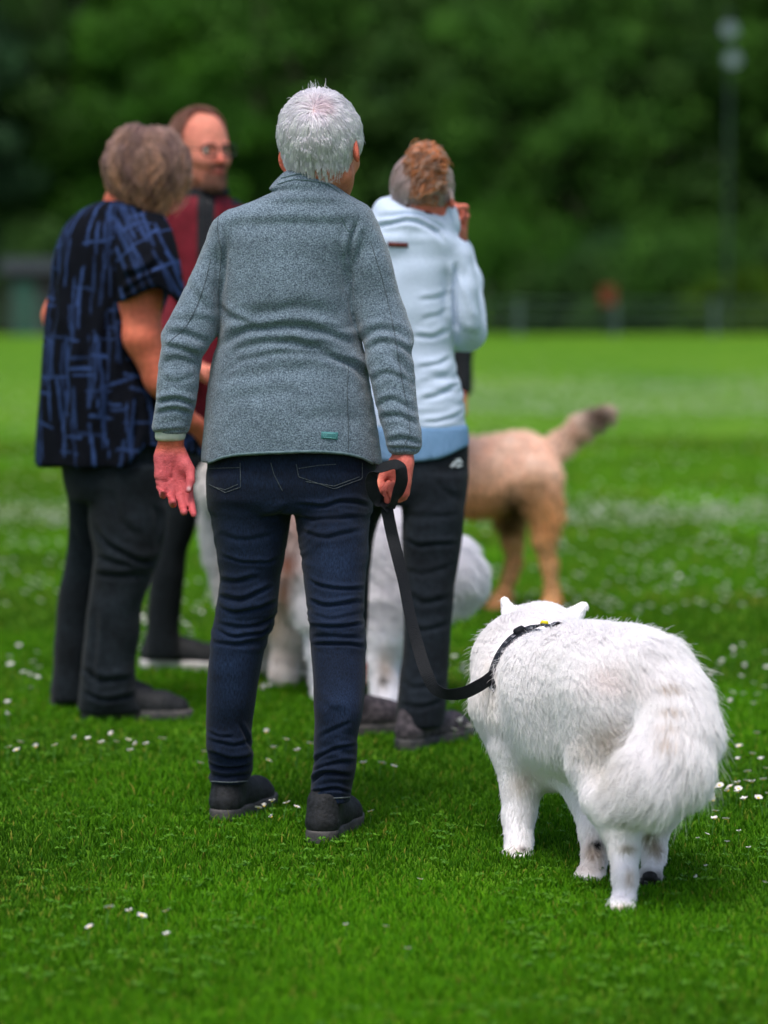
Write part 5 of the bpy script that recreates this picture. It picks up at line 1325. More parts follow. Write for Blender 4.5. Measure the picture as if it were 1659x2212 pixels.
M_logo = material('white_print', (.55, .58, .62), (.62, .65, .7), .6, (40, .4, .6, 1))
for q in ([(971, 1006), (980, 1001), (984, 1005), (975, 1010)], [(975, 1000), (985, 994), (990, 999), (980, 1004)], [(982, 993), (992, 989), (999, 999), (990, 1000)], [(984, 1006), (996, 1002), (999, 1006), (986, 1011)]):
    flat_patch('emblem', bT, q, 2, 3, .002, M_logo, tr_, .001)
for q in SHH: make_shoe('shoe', hp_, q[0], q[1], M_trail, M_sole, q[2], lace=M_lace, h=.004)
bun = hh_.p(.038, -.086, .196)
def hmask(p, u): return ~(((u[:, 1] > .5) & (u[:, 2] < .5)) | (u[:, 2] < -.85) | ((u[:, 1] > .1) & (u[:, 2] < -.2)))
W, rr, _ = strands(hh_, 11000, 8, .11, (0, 0, 1), 0, 1, lambda n, g, p: 1.03 + .07 * g.random(n), hmask, .0006, spread=.12, seed=21, target=(.032, -.088, .190), clump=.4)
n = len(W); g2 = rng.random((n, 1)); key = hash3(*np.floor(W[:, 0] * 70).astype(np.int64).T, 5)[:, None]
cc = np.array([.80, .68, .70]) * (.5 + .7 * g2) * (.7 + .5 * key); t = np.linspace(0, 1, W.shape[1])[None, :, None]
tint = cc[:, None] * (1 - t * .55) + np.array([.30, .11, .05]) * t * .55
gB = np.random.default_rng(31); nB = 5200
c0 = nrm(gB.normal(size=(nB, 3))) * gB.random((nB, 1))**.4
cl_ = np.floor((c0 + 1) * 3.2).astype(np.int64); hk = hash3(cl_[:, 0], cl_[:, 1], cl_[:, 2], 4)
kB = 13; tt = np.linspace(0, 1, kB); WB = np.empty((nB, kB, 3))
ax = nrm(np.stack([hash3(cl_[:, 0], cl_[:, 1], cl_[:, 2], q) - .5 for q in (1, 2, 3)], 1)); ay = nrm(np.cross(ax, [0, .3, 1.])); az = np.cross(ax, ay)
for k in range(kB):
    a = tt[k] * 7 + hk * 6.28 + gB.normal(size=nB) * .1
    WB[:, k] = c0 * np.array([.045, .036, .050]) + (ax * np.cos(a)[:, None] + ay * np.sin(a)[:, None]) * .014 + az * ((tt[k] - .5) * .03)
RB = hh_.R; WB += .0025 * gB.normal(size=WB.shape) * 0 + .004 * gB.normal(size=(nB, 1, 3)); WB = bun + WB @ RB.T
WB[:, :, 2] -= .012
# loose locks falling from the bun
LK = gB.random(nB) < .22; drop = (tt[None, :, None]**1.3) * np.array([0, -.004, -.045]); WB[LK] += drop
cB = np.where((gB.random((nB, 1)) < .30), np.array([.60, .42, .34]), np.array([.62, .25, .11])) * (.45 + .9 * hk[:, None])
WB_r = .0008 * np.ones(kB)
curves_obj('hair', W, rr, M_hair_w, hp_, tint)
curves_obj('hair_bun', WB, WB_r, M_hair_w, hp_, np.repeat(cB[:, None], kB, 1))

# ================================================================== bearded person in red
Ym = 8.72
SHM = [(G(332, 1443), 98, .29), (G(596, 1431), 84, .29)]
mp_ = person((P(450, 1000, Ym)[0], Ym, 0), 'bearded person with glasses in red and black jacket, facing the others')
mh = Head(P(430, 300, 8.72), yaw=143, pitch=-2, roll=2, scale=1.06)
TM = [(412, 395, 470, 8.74, .065), (425, 372, 480, 8.74, .09), (440, 355, 494, 8.74, .108), (465, 344, 506, 8.74, .12), (500, 340, 518, 8.74, .128), (560, 342, 536, 8.74, .13), (640, 348, 534, 8.74, .13), (720, 352, 534, 8.74, .13), (800, 352, 536, 8.74, .132), (880, 350, 538, 8.74, .132), (935, 350, 538, 8.74, .13)]
sML = [P(362, 465, 8.72), P(348, 620, 8.74), P(372, 760, 8.62), P(430, 800, 8.5)]
sMR = [P(488, 480, 8.76), P(530, 610, 8.74), P(545, 740, 8.6), P(500, 790, 8.48)]
HM = [(900, 355, 535, Ym, .12), (970, 352, 534, Ym, .125), (1020, 350, 532, Ym, .12), (1050, 352, 530, Ym, .10)]
MR_ = [(990, 348, 450, 8.74, .10), (1050, 350, 436, 8.74, .098), (1100, 356, 432, 8.74, .09), (1150, 346, 420, 8.74, .082), (1200, 334, 404, 8.74, .075), (1280, 322, 396, 8.74, .068), (1350, 318, 388, 8.74, .066), (1395, 312, 392, 8.74, .068), (1420, 314, 400, 8.74, .068)]
ML_ = [(990, 440, 534, 8.74, .10), (1060, 462, 540, 8.74, .095), (1130, 490, 560, 8.76, .085), (1200, 516, 585, 8.78, .075), (1280, 545, 608, 8.8, .068), (1350, 565, 628, 8.82, .066), (1405, 578, 640, 8.84, .064)]
F = Field((-.82, 8.3, -.01), (-.22, 9.05, 1.90), .0055)
mh.build(F, neck=P(436, 425, 8.75))
F.add(stack(TM, inset=.015), .03); seg_chain(F, sML, [.05, .042, .036, .027], .02); seg_chain(F, sMR, [.05, .042, .036, .027], .02); F.add(stack(HM, inset=.012), .03); F.add(stack(MR_, inset=.015), .02); F.add(stack(ML_, inset=.015), .02)
for arm in (sML, sMR):
    zz = nrm(arm[3] - arm[2]); yy = nrm(np.array([0, .2, .9])); yy = nrm(yy - (yy @ zz) * zz); hand(F, arm[3], np.stack([np.cross(yy, zz), yy, zz], 1), 1, [(30, 35, 20)] * 4, [(.022, .008, .018), (.041, .020, .058), (.038, .030, .086), (.030, .032, .108)])
feet(F, SHM)
V, Q = F.mesh(2); c = skin_cols(V, mh, SKIN * [1.12, 1.25, 1.35], beard=True)
mesh_obj('body', V, Q, M_skin, mp_, col=c); eyes(mh, mp_)
F = Field((-.82, 8.3, .8), (-.22, 9.05, 1.62), .0055)
F.add(stack(TM), .02); seg_chain(F, sML[:3] + [P(415, 792, 8.53)], [.078, .066, .056, .046], .02); seg_chain(F, sMR[:3] + [P(512, 782, 8.51)], [.078, .066, .056, .046], .02)
for a in np.linspace(0, 2 * math.pi, 13)[:-1]:
    q = P(437, 418, 8.74); r = .068; b_ = a + .524
    F.add(rc(q + [r * math.cos(a), r * math.sin(a), .004 * math.sin(a)], q + [r * math.cos(b_), r * math.sin(b_), .004], .016, .016), .01)
def cM(V, N):
    x, y = proj(V); c = np.ones((len(V), 3)); front = V[:, 1] < 8.76
    m = front & (x > 426) & (x < 464) & (y < 640) & (x > 426 + (y - 560).clip(0) * .5); c[m] = (.09, 2.0, 1.1)
    m = front & (x > 500) & (y < 445); c[m] = (.09, 2.0, 1.1)
    m = (y < 424); c[m] = (.06, 1.2, .7)
    return c
jm, V, Q, N = cloth('jacket', F, M_red, mp_, lambda V, N: .005 * noise3(V * np.array([8, 8, 12]), 4), cM)
bM = bvh(V, Q)
stitch('zip', bM, [(452, 430), (455, 500), (458, 600), (460, 700)], .0022, M_glass, jm, 30)
F = Field((-.82, 8.4, .02), (-.22, 9.05, .98), .0055); F.add(stack(HM), .02); F.add(stack(MR_), .012); F.add(stack(ML_), .012)
cloth('trousers', F, M_trousers, mp_, lambda V, N: .004 * noise3(V * np.array([10, 10, 16]), 4), lambda V, N: np.full((len(V), 3), .8))
for q in SHM: make_shoe('shoe', mp_, q[0], q[1], M_black, M_white, q[2], h=.0045)
def mmask(p, u): return ~(((u[:, 2] < .05) & (u[:, 1] > -.35)) | ((u[:, 1] > .20) & (u[:, 2] < .93)) | ((u[:, 1] > -.05) & (u[:, 2] < -.1)) | (u[:, 2] < -.6))
W, rr, _ = strands(mh, 9000, 5, .028, (0, -.6, .8), .3, .8, lambda n, g, p: 1.03 + .10 * g.random(n), mmask, .0007, spread=.25, seed=41)
cc = np.array([.24, .11, .075]) * (.5 + .9 * rng.random((len(W), 1))); curves_obj('hair', W, rr, M_hair_w, mp_, np.repeat(cc[:, None], W.shape[1], 1))
# beard: short hairs on the chin, jaw and upper lip
gb = np.random.default_rng(8); nb = 5000
lp_ = np.stack([gb.uniform(-.055, .055, nb), gb.uniform(.0, .1, nb), gb.uniform(-.004, .07, nb)], 1)
inb = (np.abs(lp_[:, 2] - .062) < .006) & (np.abs(lp_[:, 0]) < .028) | (lp_[:, 2] < .03 + .3 * np.abs(lp_[:, 0]).clip(0, .06))
lp_ = lp_[inb]; bv = bvh(*F_head) if 'F_head' in globals() else None
me_ = [ch for ch in mp_.children if ch.name.startswith('body')][0].data
Vb = np.empty(len(me_.vertices) * 3, np.float32); me_.vertices.foreach_get('co', Vb); Vb = Vb.reshape(-1, 3) + off_of(mp_)
Lb = mh.local(Vb); sel = np.nonzero((Lb[:, 2] < .072) & (Lb[:, 2] > -.008) & (Lb[:, 1] > .015) & (np.abs(Lb[:, 0]) < .036) & ((Lb[:, 2] < .034 + .35 * np.abs(Lb[:, 0])) | ((np.abs(Lb[:, 2] - .063) < .006) & (np.abs(Lb[:, 0]) < .03))))[0]
if len(sel):
    pk = sel[gb.integers(0, len(sel), 1800)]; p0 = Lb[pk] + gb.normal(size=(1800, 3)) * .002
    d = nrm(nrm(p0 - [0, .02, .06]) + [0, 0, -.8] + gb.normal(size=(1800, 3)) * .3)
    pt = np.stack([p0, p0 + d * .006, p0 + d * .010], 1); Wb = mh.o + (pt * mh.s) @ mh.R.T
    curves_obj('beard', Wb, np.array([.0007, .0006, .0003]), M_hair_w, mp_, np.tile(np.array([.26, .13, .09]), (1800, 3, 1)))
# glasses
gl = []
for q in (-1, 1):
    c0 = np.array([q * .033, .103, .11]); pts = [mh.p(*(c0 + [.025 * math.copysign(abs(math.cos(a))**.7, math.cos(a)), -.004 * abs(math.cos(a)), .017 * math.copysign(abs(math.sin(a))**.7, math.sin(a))])) for a in np.linspace(0, 2 * math.pi, 25)]
    gl.append(pts)
gr = tube_obj('glasses', gl[0], .0032, M_glass, mp_, 6)
tube_obj('rim', gl[1], .0032, M_glass, gr, 6); tube_obj('bridge', [mh.p(-.009, .104, .115), mh.p(0, .106, .117), mh.p(.009, .104, .115)], .0018, M_glass, gr, 6)
for q in (-1, 1): tube_obj('temple', [mh.p(q * .057, .1, .114), mh.p(q * .076, .05, .116), mh.p(q * .082, 0, .116), mh.p(q * .08, -.02, .105)], .002, M_glass, gr, 6)

# ================================================================== person almost wholly behind the hoodie wearer
Yd = 10.2
SHD = [(G(930, 1340), 176, .26), (G(890, 1340), 186, .26)]
dp = person((P(885, 800, Yd)[0], Yd, 0), 'person in dark jacket almost hidden behind the pale blue hoodie')
dh = Head(P(905, 408, Yd), yaw=190, scale=.94)
TD = [(478, 865, 945, Yd, .065), (495, 838, 970, Yd, .095), (515, 824, 984, Yd, .11), (560, 822, 980, Yd, .12), (640, 832, 968, Yd, .115), (720, 834, 968, Yd, .12), (800, 828, 974, Yd, .125), (860, 825, 976, Yd, .125)]
dR = [P(976, 522, Yd), P(984, 650, Yd - .02), P(994, 760, Yd - .05), P(997, 838, Yd - .06)]
dLh = [P(832, 522, Yd), P(822, 650, Yd), P(830, 760, Yd - .12), P(860, 830, Yd - .2)]
HD = [(840, 830, 972, Yd, .115), (900, 826, 976, Yd, .12), (950, 830, 972, Yd, .11)]
DR = [(900, 898, 974, Yd, .09), (1000, 900, 968, Yd, .08), (1120, 902, 958, Yd, .065), (1220, 905, 955, Yd, .06), (1305, 905, 953, Yd, .06)]
DL = [(900, 828, 903, Yd, .09), (1000, 836, 900, Yd, .08), (1120, 850, 900, Yd, .065), (1220, 866, 904, Yd, .06), (1305, 872, 908, Yd + .1, .06)]
F = Field((-.08, 9.7, -.01), (.36, 10.5, 1.66), .007)
dh.build(F, neck=P(905, 490, Yd)); F.add(stack(TD, inset=.012), .03); seg_chain(F, dR, [.045, .038, .032, .026], .02); seg_chain(F, dLh, [.045, .038, .032, .026], .02); F.add(stack(HD, inset=.01), .03); F.add(stack(DR, inset=.012), .02); F.add(stack(DL, inset=.012), .02)
for arm in (dR, dLh):
    zz = nrm(arm[3] - arm[2]); yy = np.array([-1., 0, 0]) if arm is dR else np.array([1., 0, 0]); yy = nrm(yy - (yy @ zz) * zz); hand(F, arm[3], np.stack([np.cross(yy, zz), yy, zz], 1), 1, [(50, 60, 40)] * 4, [(.022, .008, .018), (.041, .020, .050), (.03, .040, .07), (.015, .045, .08)])
feet(F, SHD)
V, Q = F.mesh(2); mesh_obj('body', V, Q, M_skin, dp, col=skin_cols(V, dh))
F = Field((-.08, 9.7, .7), (.36, 10.5, 1.6), .007); F.add(stack(TD), .02); seg_chain(F, dR, [.062, .054, .046, .04], .02); seg_chain(F, dLh, [.062, .054, .046, .04], .02)
cloth('jacket', F, M_dgrey, dp, lambda V, N: .004 * noise3(V * 9, 4))
F = Field((-.08, 9.9, .03), (.36, 10.5, .98), .007); F.add(stack(HD), .02); F.add(stack(DR), .01); F.add(stack(DL), .01); cloth('trousers', F, M_trousers, dp, lambda V, N: .003 * noise3(V * 9, 4))
for q in SHD: make_shoe('shoe', dp, q[0], q[1], M_black, M_sole, q[2], h=.006)
W, rr, _ = strands(dh, 5000, 6, .06, (0, -.3, 1), .8, .8, lambda n, g, p: 1.03 + .1 * g.random(n), mmask, .0009, seed=51)
curves_obj('hair', W, rr, M_hair_w, dp, np.tile(np.array([.10, .06, .04]), (len(W), W.shape[1], 1)))
# ================================================================== dogs
M_fur = material('white_fur', (1, 1, 1), None, .7, attr=True, transl=.45, spec=.12)
M_undercoat = material('white_undercoat', (.80, .79, .80), (.86, .85, .87), .9, (30, .35, .65, 3), attr=True, bump=(70, .006, 4), spec=.05)
M_pad = material('paw_pad', (.012, .012, .014), (.03, .03, .032), .7, (60, .4, .6, 2), bump=(120, .002, 2))
M_collar = material('dog_collar', (.012, .014, .020), (.38, .38, .42), .6, (75, .60, .66, 2), bump=(200, .001, 2))
M_yellow = material('yellow_clip', (.75, .62, .01), (.85, .72, .02), .45, (60, .4, .6, 1))
M_tanfur = material('tan_fur', (1, 1, 1), None, .85, attr=True, bump=(45, .012, 4), spec=.05)
sg_ = empty('white_dog', tuple(G(1330, 1930))); tag(sg_, 'fluffy white dog nearest the camera, seen from behind, on the black leash', 'dog')
def C(px, py, Y): return P(px, py, Y)
def chain(F, pts, k=.03):
    for a, b in zip(pts[:-1], pts[1:]): F.add(rc(C(*a[:3]), C(*b[:3]), a[3], b[3]), k)
F = Field((.12, 4.98, -.005), (.72, 6.5, .82), .0046)
bR = Rz(math.radians(28))
F.add(ell(C(1178, 1540, 5.86), (.120, .19, .172), bR), .03)
F.add(ell(C(1265, 1535, 5.66), (.137, .22, .160), bR), .04)
F.add(ell(C(1362, 1490, 5.42), (.128, .15, .128), bR), .05)
F.add(ell(C(1235, 1470, 5.66), (.11, .20, .105), bR), .05); F.add(ell(C(1310, 1450, 5.54), (.115, .20, .095), bR), .05)
F.add(ell(C(1325, 1600, 5.42), (.085, .13, .17), bR), .04)
F.add(ell(C(1425, 1590, 5.50), (.085, .13, .17), bR), .04)
chain(F, [(1150, 1500, 5.92, .125), (1148, 1440, 6.0, .115), (1165, 1395, 6.08, .095)], .05)      # neck and ruff
F.add(ell(C(1168, 1392, 6.09), (.098, .11, .085), bR), .03)
F.add(ell(C(1130, 1440, 6.03), (.098, .09, .11), bR), .03)
chain(F, [(1150, 1410, 6.2, .05), (1140, 1425, 6.31, .032)], .03)
hd_t = Rz(math.radians(28))
for (a, b, sgn) in ((((1104, 1338, 6.10), (1089, 1298, 6.115)), None, -1), (((1236, 1338, 6.13), (1259, 1309, 6.15)), None, 1)):
    F.add(rc(C(*a[0]), C(*a[1]), .027, .0155), .012)
    F.cut(ell((C(*a[0]) + C(*a[1])) / 2 + np.array([.012 * sgn if sgn > 0 else .004, .02, .008]), (.011, .012, .026)), .006)
chain(F, [(1325, 1650, 5.42, .088), (1330, 1725, 5.35, .066), (1342, 1785, 5.335, .038), (1350, 1845, 5.31, .027), (1352, 1890, 5.28, .0235), (1350, 1945, 5.27, .026)], .02)
F.add(ell(C(1342, 1957, 5.235), (.033, .046, .020)), .015)
F.add(ell(C(1319, 1962, 5.25), (.014, .022, .013)), .008); F.add(ell(C(1360, 1964, 5.215), (.015, .018, .012)), .008)
chain(F, [(1425, 1650, 5.50, .095), (1418, 1735, 5.50, .058), (1411, 1790, 5.52, .032), (1414, 1845, 5.5, .025), (1408, 1888, 5.45, .023)], .02)
F.add(ell(C(1402, 1898, 5.46), (.028, .028, .022)), .01)
chain(F, [(1128, 1620, 5.85, .072), (1125, 1700, 5.83, .044), (1123, 1760, 5.81, .035), (1122, 1815, 5.78, .029), (1122, 1842, 5.76, .029)], .02)
F.add(ell(C(1115, 1848, 5.755), (.036, .044, .019)), .015); F.add(ell(C(1093, 1851, 5.76), (.018, .024, .014)), .008)
chain(F, [(1235, 1640, 5.78, .065), (1268, 1720, 5.68, .042), (1283, 1800, 5.60, .028), (1285, 1850, 5.56, .0255), (1283, 1880, 5.54, .027)], .02)
F.add(ell(C(1276, 1890, 5.525), (.034, .040, .017)), .014); F.add(ell(C(1254, 1893, 5.53), (.015, .022, .012)), .008)
bodyN = F.f.copy()
# tail hanging over the rump, curling down and to the left
TAIL = [(1360, 1425, 5.38, .050), (1408, 1452, 5.34, .062), (1450, 1510, 5.29, .064), (1466, 1580, 5.25, .068), (1446, 1640, 5.22, .070), (1402, 1685, 5.19, .060), (1358, 1712, 5.18, .038)]
chain(F, TAIL, .035)
F.clip(lambda X, Y, Z: -Z)
V, Q = F.mesh(3); N = normals(V, Q)
V = V + N * (.004 * noise3(V * 16, 3) - .003)[:, None]
x_, y_ = proj(V)
TPS = np.array([C(*t[:3]) for t in TAIL])
def dog_tint(p):
    x, y = proj(p); c = np.tile(np.array([.97, .955, .965]), (len(p), 1))
    def st(cx, cy, rx, ry, col, a):
        m = (a * np.exp(-(((x - cx) / rx)**2 + ((y - cy) / ry)**2)) * (.95 + .5 * noise3(p * 35, 6)).clip(0, 1.3)).clip(0, 1)[:, None]
        c[:] = c * (1 - m) + np.array(col) * m
    TAN = (.50, .34, .20)
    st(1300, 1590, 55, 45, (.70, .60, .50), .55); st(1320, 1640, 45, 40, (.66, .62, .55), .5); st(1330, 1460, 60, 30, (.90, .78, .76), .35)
    for xx, yy in ((1434, 1470), (1444, 1516), (1446, 1552), (1450, 1578)): st(xx, yy, 20, 4, TAN, .8)
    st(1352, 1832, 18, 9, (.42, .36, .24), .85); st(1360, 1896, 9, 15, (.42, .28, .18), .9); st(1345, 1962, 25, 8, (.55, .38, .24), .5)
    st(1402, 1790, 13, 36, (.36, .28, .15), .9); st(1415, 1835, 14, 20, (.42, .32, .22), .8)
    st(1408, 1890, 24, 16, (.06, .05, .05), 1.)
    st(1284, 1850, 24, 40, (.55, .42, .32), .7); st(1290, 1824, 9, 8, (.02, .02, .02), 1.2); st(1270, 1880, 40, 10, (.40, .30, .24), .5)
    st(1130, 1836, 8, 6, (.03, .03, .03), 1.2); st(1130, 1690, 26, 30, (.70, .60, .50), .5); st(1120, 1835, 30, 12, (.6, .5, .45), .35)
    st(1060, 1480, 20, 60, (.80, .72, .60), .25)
    return c
mesh_obj('body', V, Q, M_undercoat, sg_, col=dog_tint(V) / .8)
head_dir = nrm(np.array([-.42, .9, 0.]))
def taildist(p):
    best = np.full(len(p), 9.); tdir = np.zeros((len(p), 3)); along = np.zeros(len(p))
    for i in range(len(TPS) - 1):
        a, b = TPS[i], TPS[i + 1]; d = b - a; t = np.clip(((p - a) @ d) / (d @ d), 0, 1); q = np.linalg.norm(p - a - t[:, None] * d, axis=1) - (TAIL[i][3] * (1 - t) + TAIL[i + 1][3] * t)
        m = q < best; best[m] = q[m]; tdir[m] = nrm(d); along[m] = (i + t[m])
    return best, tdir, along
def dog_dir(p, n):
    d = np.tile(-head_dir * .75 + np.array([0, 0, -.65]), (len(p), 1))
    legs = sstep(.36, .22, p[:, 2])[:, None]; d = d * (1 - legs) + np.array([0, -.1, -1.]) * legs
    b, t, al = taildist(p); m = (sstep(.02, .0, b) * sstep(.2, .8, al))[:, None]
    i = np.clip(al.astype(int), 0, len(TPS) - 2); f = (al - i)[:, None]; ctr = TPS[i] * (1 - f) + TPS[i + 1] * f
    outw = nrm(p - ctr)
    d = d * (1 - m) + (t * .95 + outw * .55 + np.array([0, 0, -.15])) * m
    hd = sstep(5.98, 6.1, p[:, 1])[:, None] * (p[:, 2] > .42)[:, None]; d = d * (1 - hd * .6) + np.array([.1, -.5, -.2]) * hd * .6
    return nrm(d)
COLL = [(1066, 1470, 5.90), (1078, 1430, 5.895), (1098, 1395, 5.90), (1128, 1371, 5.91), (1165, 1360, 5.925), (1205, 1358, 5.95), (1245, 1385, 6.0), (1255, 1440, 6.08), (1215, 1500, 6.14), (1150, 1525, 6.12), (1090, 1510, 6.0), (1066, 1470, 5.90)]
CP = resample([C(*c) for c in COLL], 90)
def dog_len(p):
    x, y = proj(p); L = .023 + 0 * x
    legs = sstep(.30, .16, p[:, 2]); L = L * (1 - legs) + .009 * legs
    L = L * (1 - .55 * sstep(6.02, 6.12, p[:, 1]))
    b, t, al = taildist(p); L = np.where((b < .012) & (al > .6), .044 + .016 * (al > 3.2), L)
    L = np.where((p[:, 2] < .44) & (p[:, 2] > .30) & (b > .02), L * 1.25, L)
    L = np.where(p[:, 2] < .045, .007, L)
    ears = (y < 1345) & ((x < 1112) | (x > 1238)) & (x < 1268) & (p[:, 1] > 6.05); L = np.where(ears, .006, L)
    dc = np.full(len(p), 9.)
    for q in CP[::3]: dc = np.minimum(dc, np.linalg.norm(p - q, axis=1))
    L = L * (.22 + .78 * sstep(.012, .05, dc))
    return L
fur('fur', V, Q, N, 330000, dog_dir, dog_len, M_fur, sg_, r0=.00042, K=5, clump=.55, cell=.0085, tintfn=dog_tint, lift=.30, jit=.10, grav=.25)
fur('loose_fur', V, Q, N, 7000, dog_dir, lambda p: dog_len(p) * 1.35, M_fur, sg_, r0=.0003, K=6, clump=.1, tintfn=dog_tint, lift=.6, jit=.35, grav=.3)
# collar with yellow clip, sitting on the coat
bD = bvh(V, Q)
def on_coat(p, c, off):
    h, n, i, d = bD.find_nearest(Vector(p))
    h, n = np.array(h), np.array(n); return h + n * off, n
rows = [on_coat(p, None, .012) for p in CP]
for i, p in enumerate(CP):
    if p[1] < 5.97:
        q_ = proj(p[None]); h_ = hit(bD, q_[0][0], q_[1][0], .010)
        if h_ is not None: rows[i] = (h_, on_coat(h_, None, 0)[1])
cpt = np.array([r[0] for r in rows]); cn = np.array([r[1] for r in rows])
for _ in range(6): cpt[1:-1] = (cpt[:-2] + cpt[1:-1] * 2 + cpt[2:]) / 4
tg = nrm(np.gradient(cpt, axis=0)); wd = nrm(np.cross(tg, cn))
co = ribbon('collar', cpt, wd, .021, M_collar, sg_, 200, .003)
def clip_box(name, i, L, w, h, mat, parent):
    c, t, ww, nn = cpt[i] + cn[i] * .004, tg[i], wd[i], cn[i]; V = []
    for zz, k in ((-1, .85), (0, 1), (1, .8)):
        for a in range(12):
            q = a * math.pi / 6; V.append(c + t * L * k * math.copysign(abs(math.cos(q))**.5, math.cos(q)) + ww * w * k * math.copysign(abs(math.sin(q))**.5, math.sin(q)) + nn * h * zz)
    Q = [(12 * r + j, 12 * r + (j + 1) % 12, 12 * r + 12 + (j + 1) % 12, 12 * r + 12 + j) for r in range(2) for j in range(12)] + [(24, 25, 26, 27), (24, 27, 28, 35), (28, 29, 30, 31), (28, 31, 32, 35), (32, 33, 34, 35)]
    return mesh_obj(name, np.array(V), np.array(Q), mat, parent)
iy = int(np.argmin([np.hypot(proj(p[None])[0][0] - 1175, proj(p[None])[1][0] - 1358) + (9e3 if p[1] > 6.0 else 0) for p in cpt]))
clip_box('buckle', iy, .011, .0085, .006, M_yellow, co)
ib = int(np.argmin([np.hypot(proj(p[None])[0][0] - 1130, proj(p[None])[1][0] - 1372) + (9e3 if p[1] > 6.0 else 0) for p in cpt]))
clip_box('strap_keeper', ib, .014, .011, .005, M_strap, co)
# dark pads under the raised hind paw
F = Field(C(1402, 1898, 5.44) - .05, C(1402, 1898, 5.44) + .05, .003)
F.add(ell(C(1404, 1893, 5.420), (.016, .010, .011)), .003)
for dx, dz in ((-.017, -.010), (-.006, -.018), (.007, -.018), (.018, -.009)): F.add(ell(C(1402, 1893, 5.422) + [dx, .0, dz], (.0065, .008, .007)), .002)
V2, Q2 = F.mesh(1); mesh_obj('paw_pad', V2, Q2, M_pad, sg_)

# ------------------------------------------------------------------ the tan dog behind
td = empty('tan_dog', tuple(G(1150, 1320))); tag(td, 'clipped tan dog with raised dark tipped tail, half hidden behind the hoodie person', 'dog')
F = Field((-.12, 9.7, -.01), (.98, 10.75, 1.05), .008)
e10 = lambda px, py, Y, rx, ry, rz: ell(C(px, py, Y), (rx, ry, rz))
F.add(e10(1118, 1015, 10.35, .135, .12, .14), .05); F.add(e10(1030, 1030, 10.4, .2, .115, .15), .06); F.add(e10(900, 1035, 10.45, .19, .12, .165), .06)
chain(F, [(1180, 985, 10.35, .05), (1215, 955, 10.35, .036), (1260, 918, 10.36, .040), (1308, 894, 10.37, .034)], .03)
chain(F, [(1155, 1040, 10.27, .10), (1180, 1110, 10.25, .052), (1176, 1170, 10.25, .036), (1188, 1225, 10.25, .026), (1192, 1300, 10.24, .026), (1185, 1318, 10.22, .036)], .03)
chain(F, [(1110, 1050, 10.45, .09), (1100, 1115, 10.46, .050), (1107, 1170, 10.47, .035), (1112, 1215, 10.47, .026), (1085, 1290, 10.46, .026), (1078, 1310, 10.44, .036)], .03)
chain(F, [(870, 1080, 10.38, .08), (868, 1180, 10.38, .05), (868, 1300, 10.38, .036)], .03); chain(F, [(885, 1080, 10.55, .08), (884, 1180, 10.55, .05), (884, 1295, 10.55, .036)], .03)
chain(F, [(850, 985, 10.45, .10), (815, 900, 10.45, .075)], .04); F.add(e10(800, 880, 10.45, .085, .075, .08), .03); chain(F, [(780, 890, 10.45, .05), (745, 905, 10.45, .035)], .02)
for Y in (10.39, 10.52): F.add(e10(812, 895, Y, .03, .015, .06), .01)
for x, y, Y in ((868, 1312, 10.36), (884, 1305, 10.53), (1184, 1325, 10.2), (1074, 1318, 10.43)): F.add(e10(x - 6, y, Y, .05, .035, .026), .015)
F.clip(lambda X, Y, Z: -Z); V, Q = F.mesh(2); N = normals(V, Q); V = V + N * (.005 * noise3(V * 24, 3) + .005 * noise3(V * 60, 4))[:, None]
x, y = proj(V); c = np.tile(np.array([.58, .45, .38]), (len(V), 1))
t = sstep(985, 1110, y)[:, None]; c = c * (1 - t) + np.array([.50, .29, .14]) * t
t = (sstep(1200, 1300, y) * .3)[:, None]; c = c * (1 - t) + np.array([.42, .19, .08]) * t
def blob(cx, cy, rx, ry, col, a):
    global c
    m = (a * np.exp(-(((x - cx) / rx)**2 + ((y - cy) / ry)**2)))[:, None]; c = c * (1 - m) + np.array(col) * m
blob(1110, 1100, 26, 38, (.03, .018, .008), .95); blob(1095, 1135, 24, 20, (.05, .03, .012), .8); blob(1150, 1060, 30, 40, (.30, .17, .08), .6)
blob(1292, 900, 40, 34, (.05, .032, .022), .97); blob(1235, 940, 34, 22, (.26, .15, .09), .7)
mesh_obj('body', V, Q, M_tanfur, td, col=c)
tfun = lambda p: np.tile(np.array([.50, .34, .27]), (len(p), 1)) * (1 - .35 * sstep(.62, .3, p[:, 2]))[:, None] * np.array([1, .9, .75])
colmap = c.copy(); kdt = None
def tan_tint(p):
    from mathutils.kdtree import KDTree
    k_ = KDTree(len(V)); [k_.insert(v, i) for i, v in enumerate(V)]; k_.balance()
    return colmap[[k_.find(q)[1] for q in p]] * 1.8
fur('fur', V, Q, N, 26000, lambda p, n: np.tile(np.array([.3, 0, -.8]), (len(p), 1)), lambda p: np.where(p[:, 2] < .3, .014, .03), M_fur, td, r0=.0011, K=4, clump=.6, cell=.02, tintfn=tan_tint, lift=.8, jit=.5)
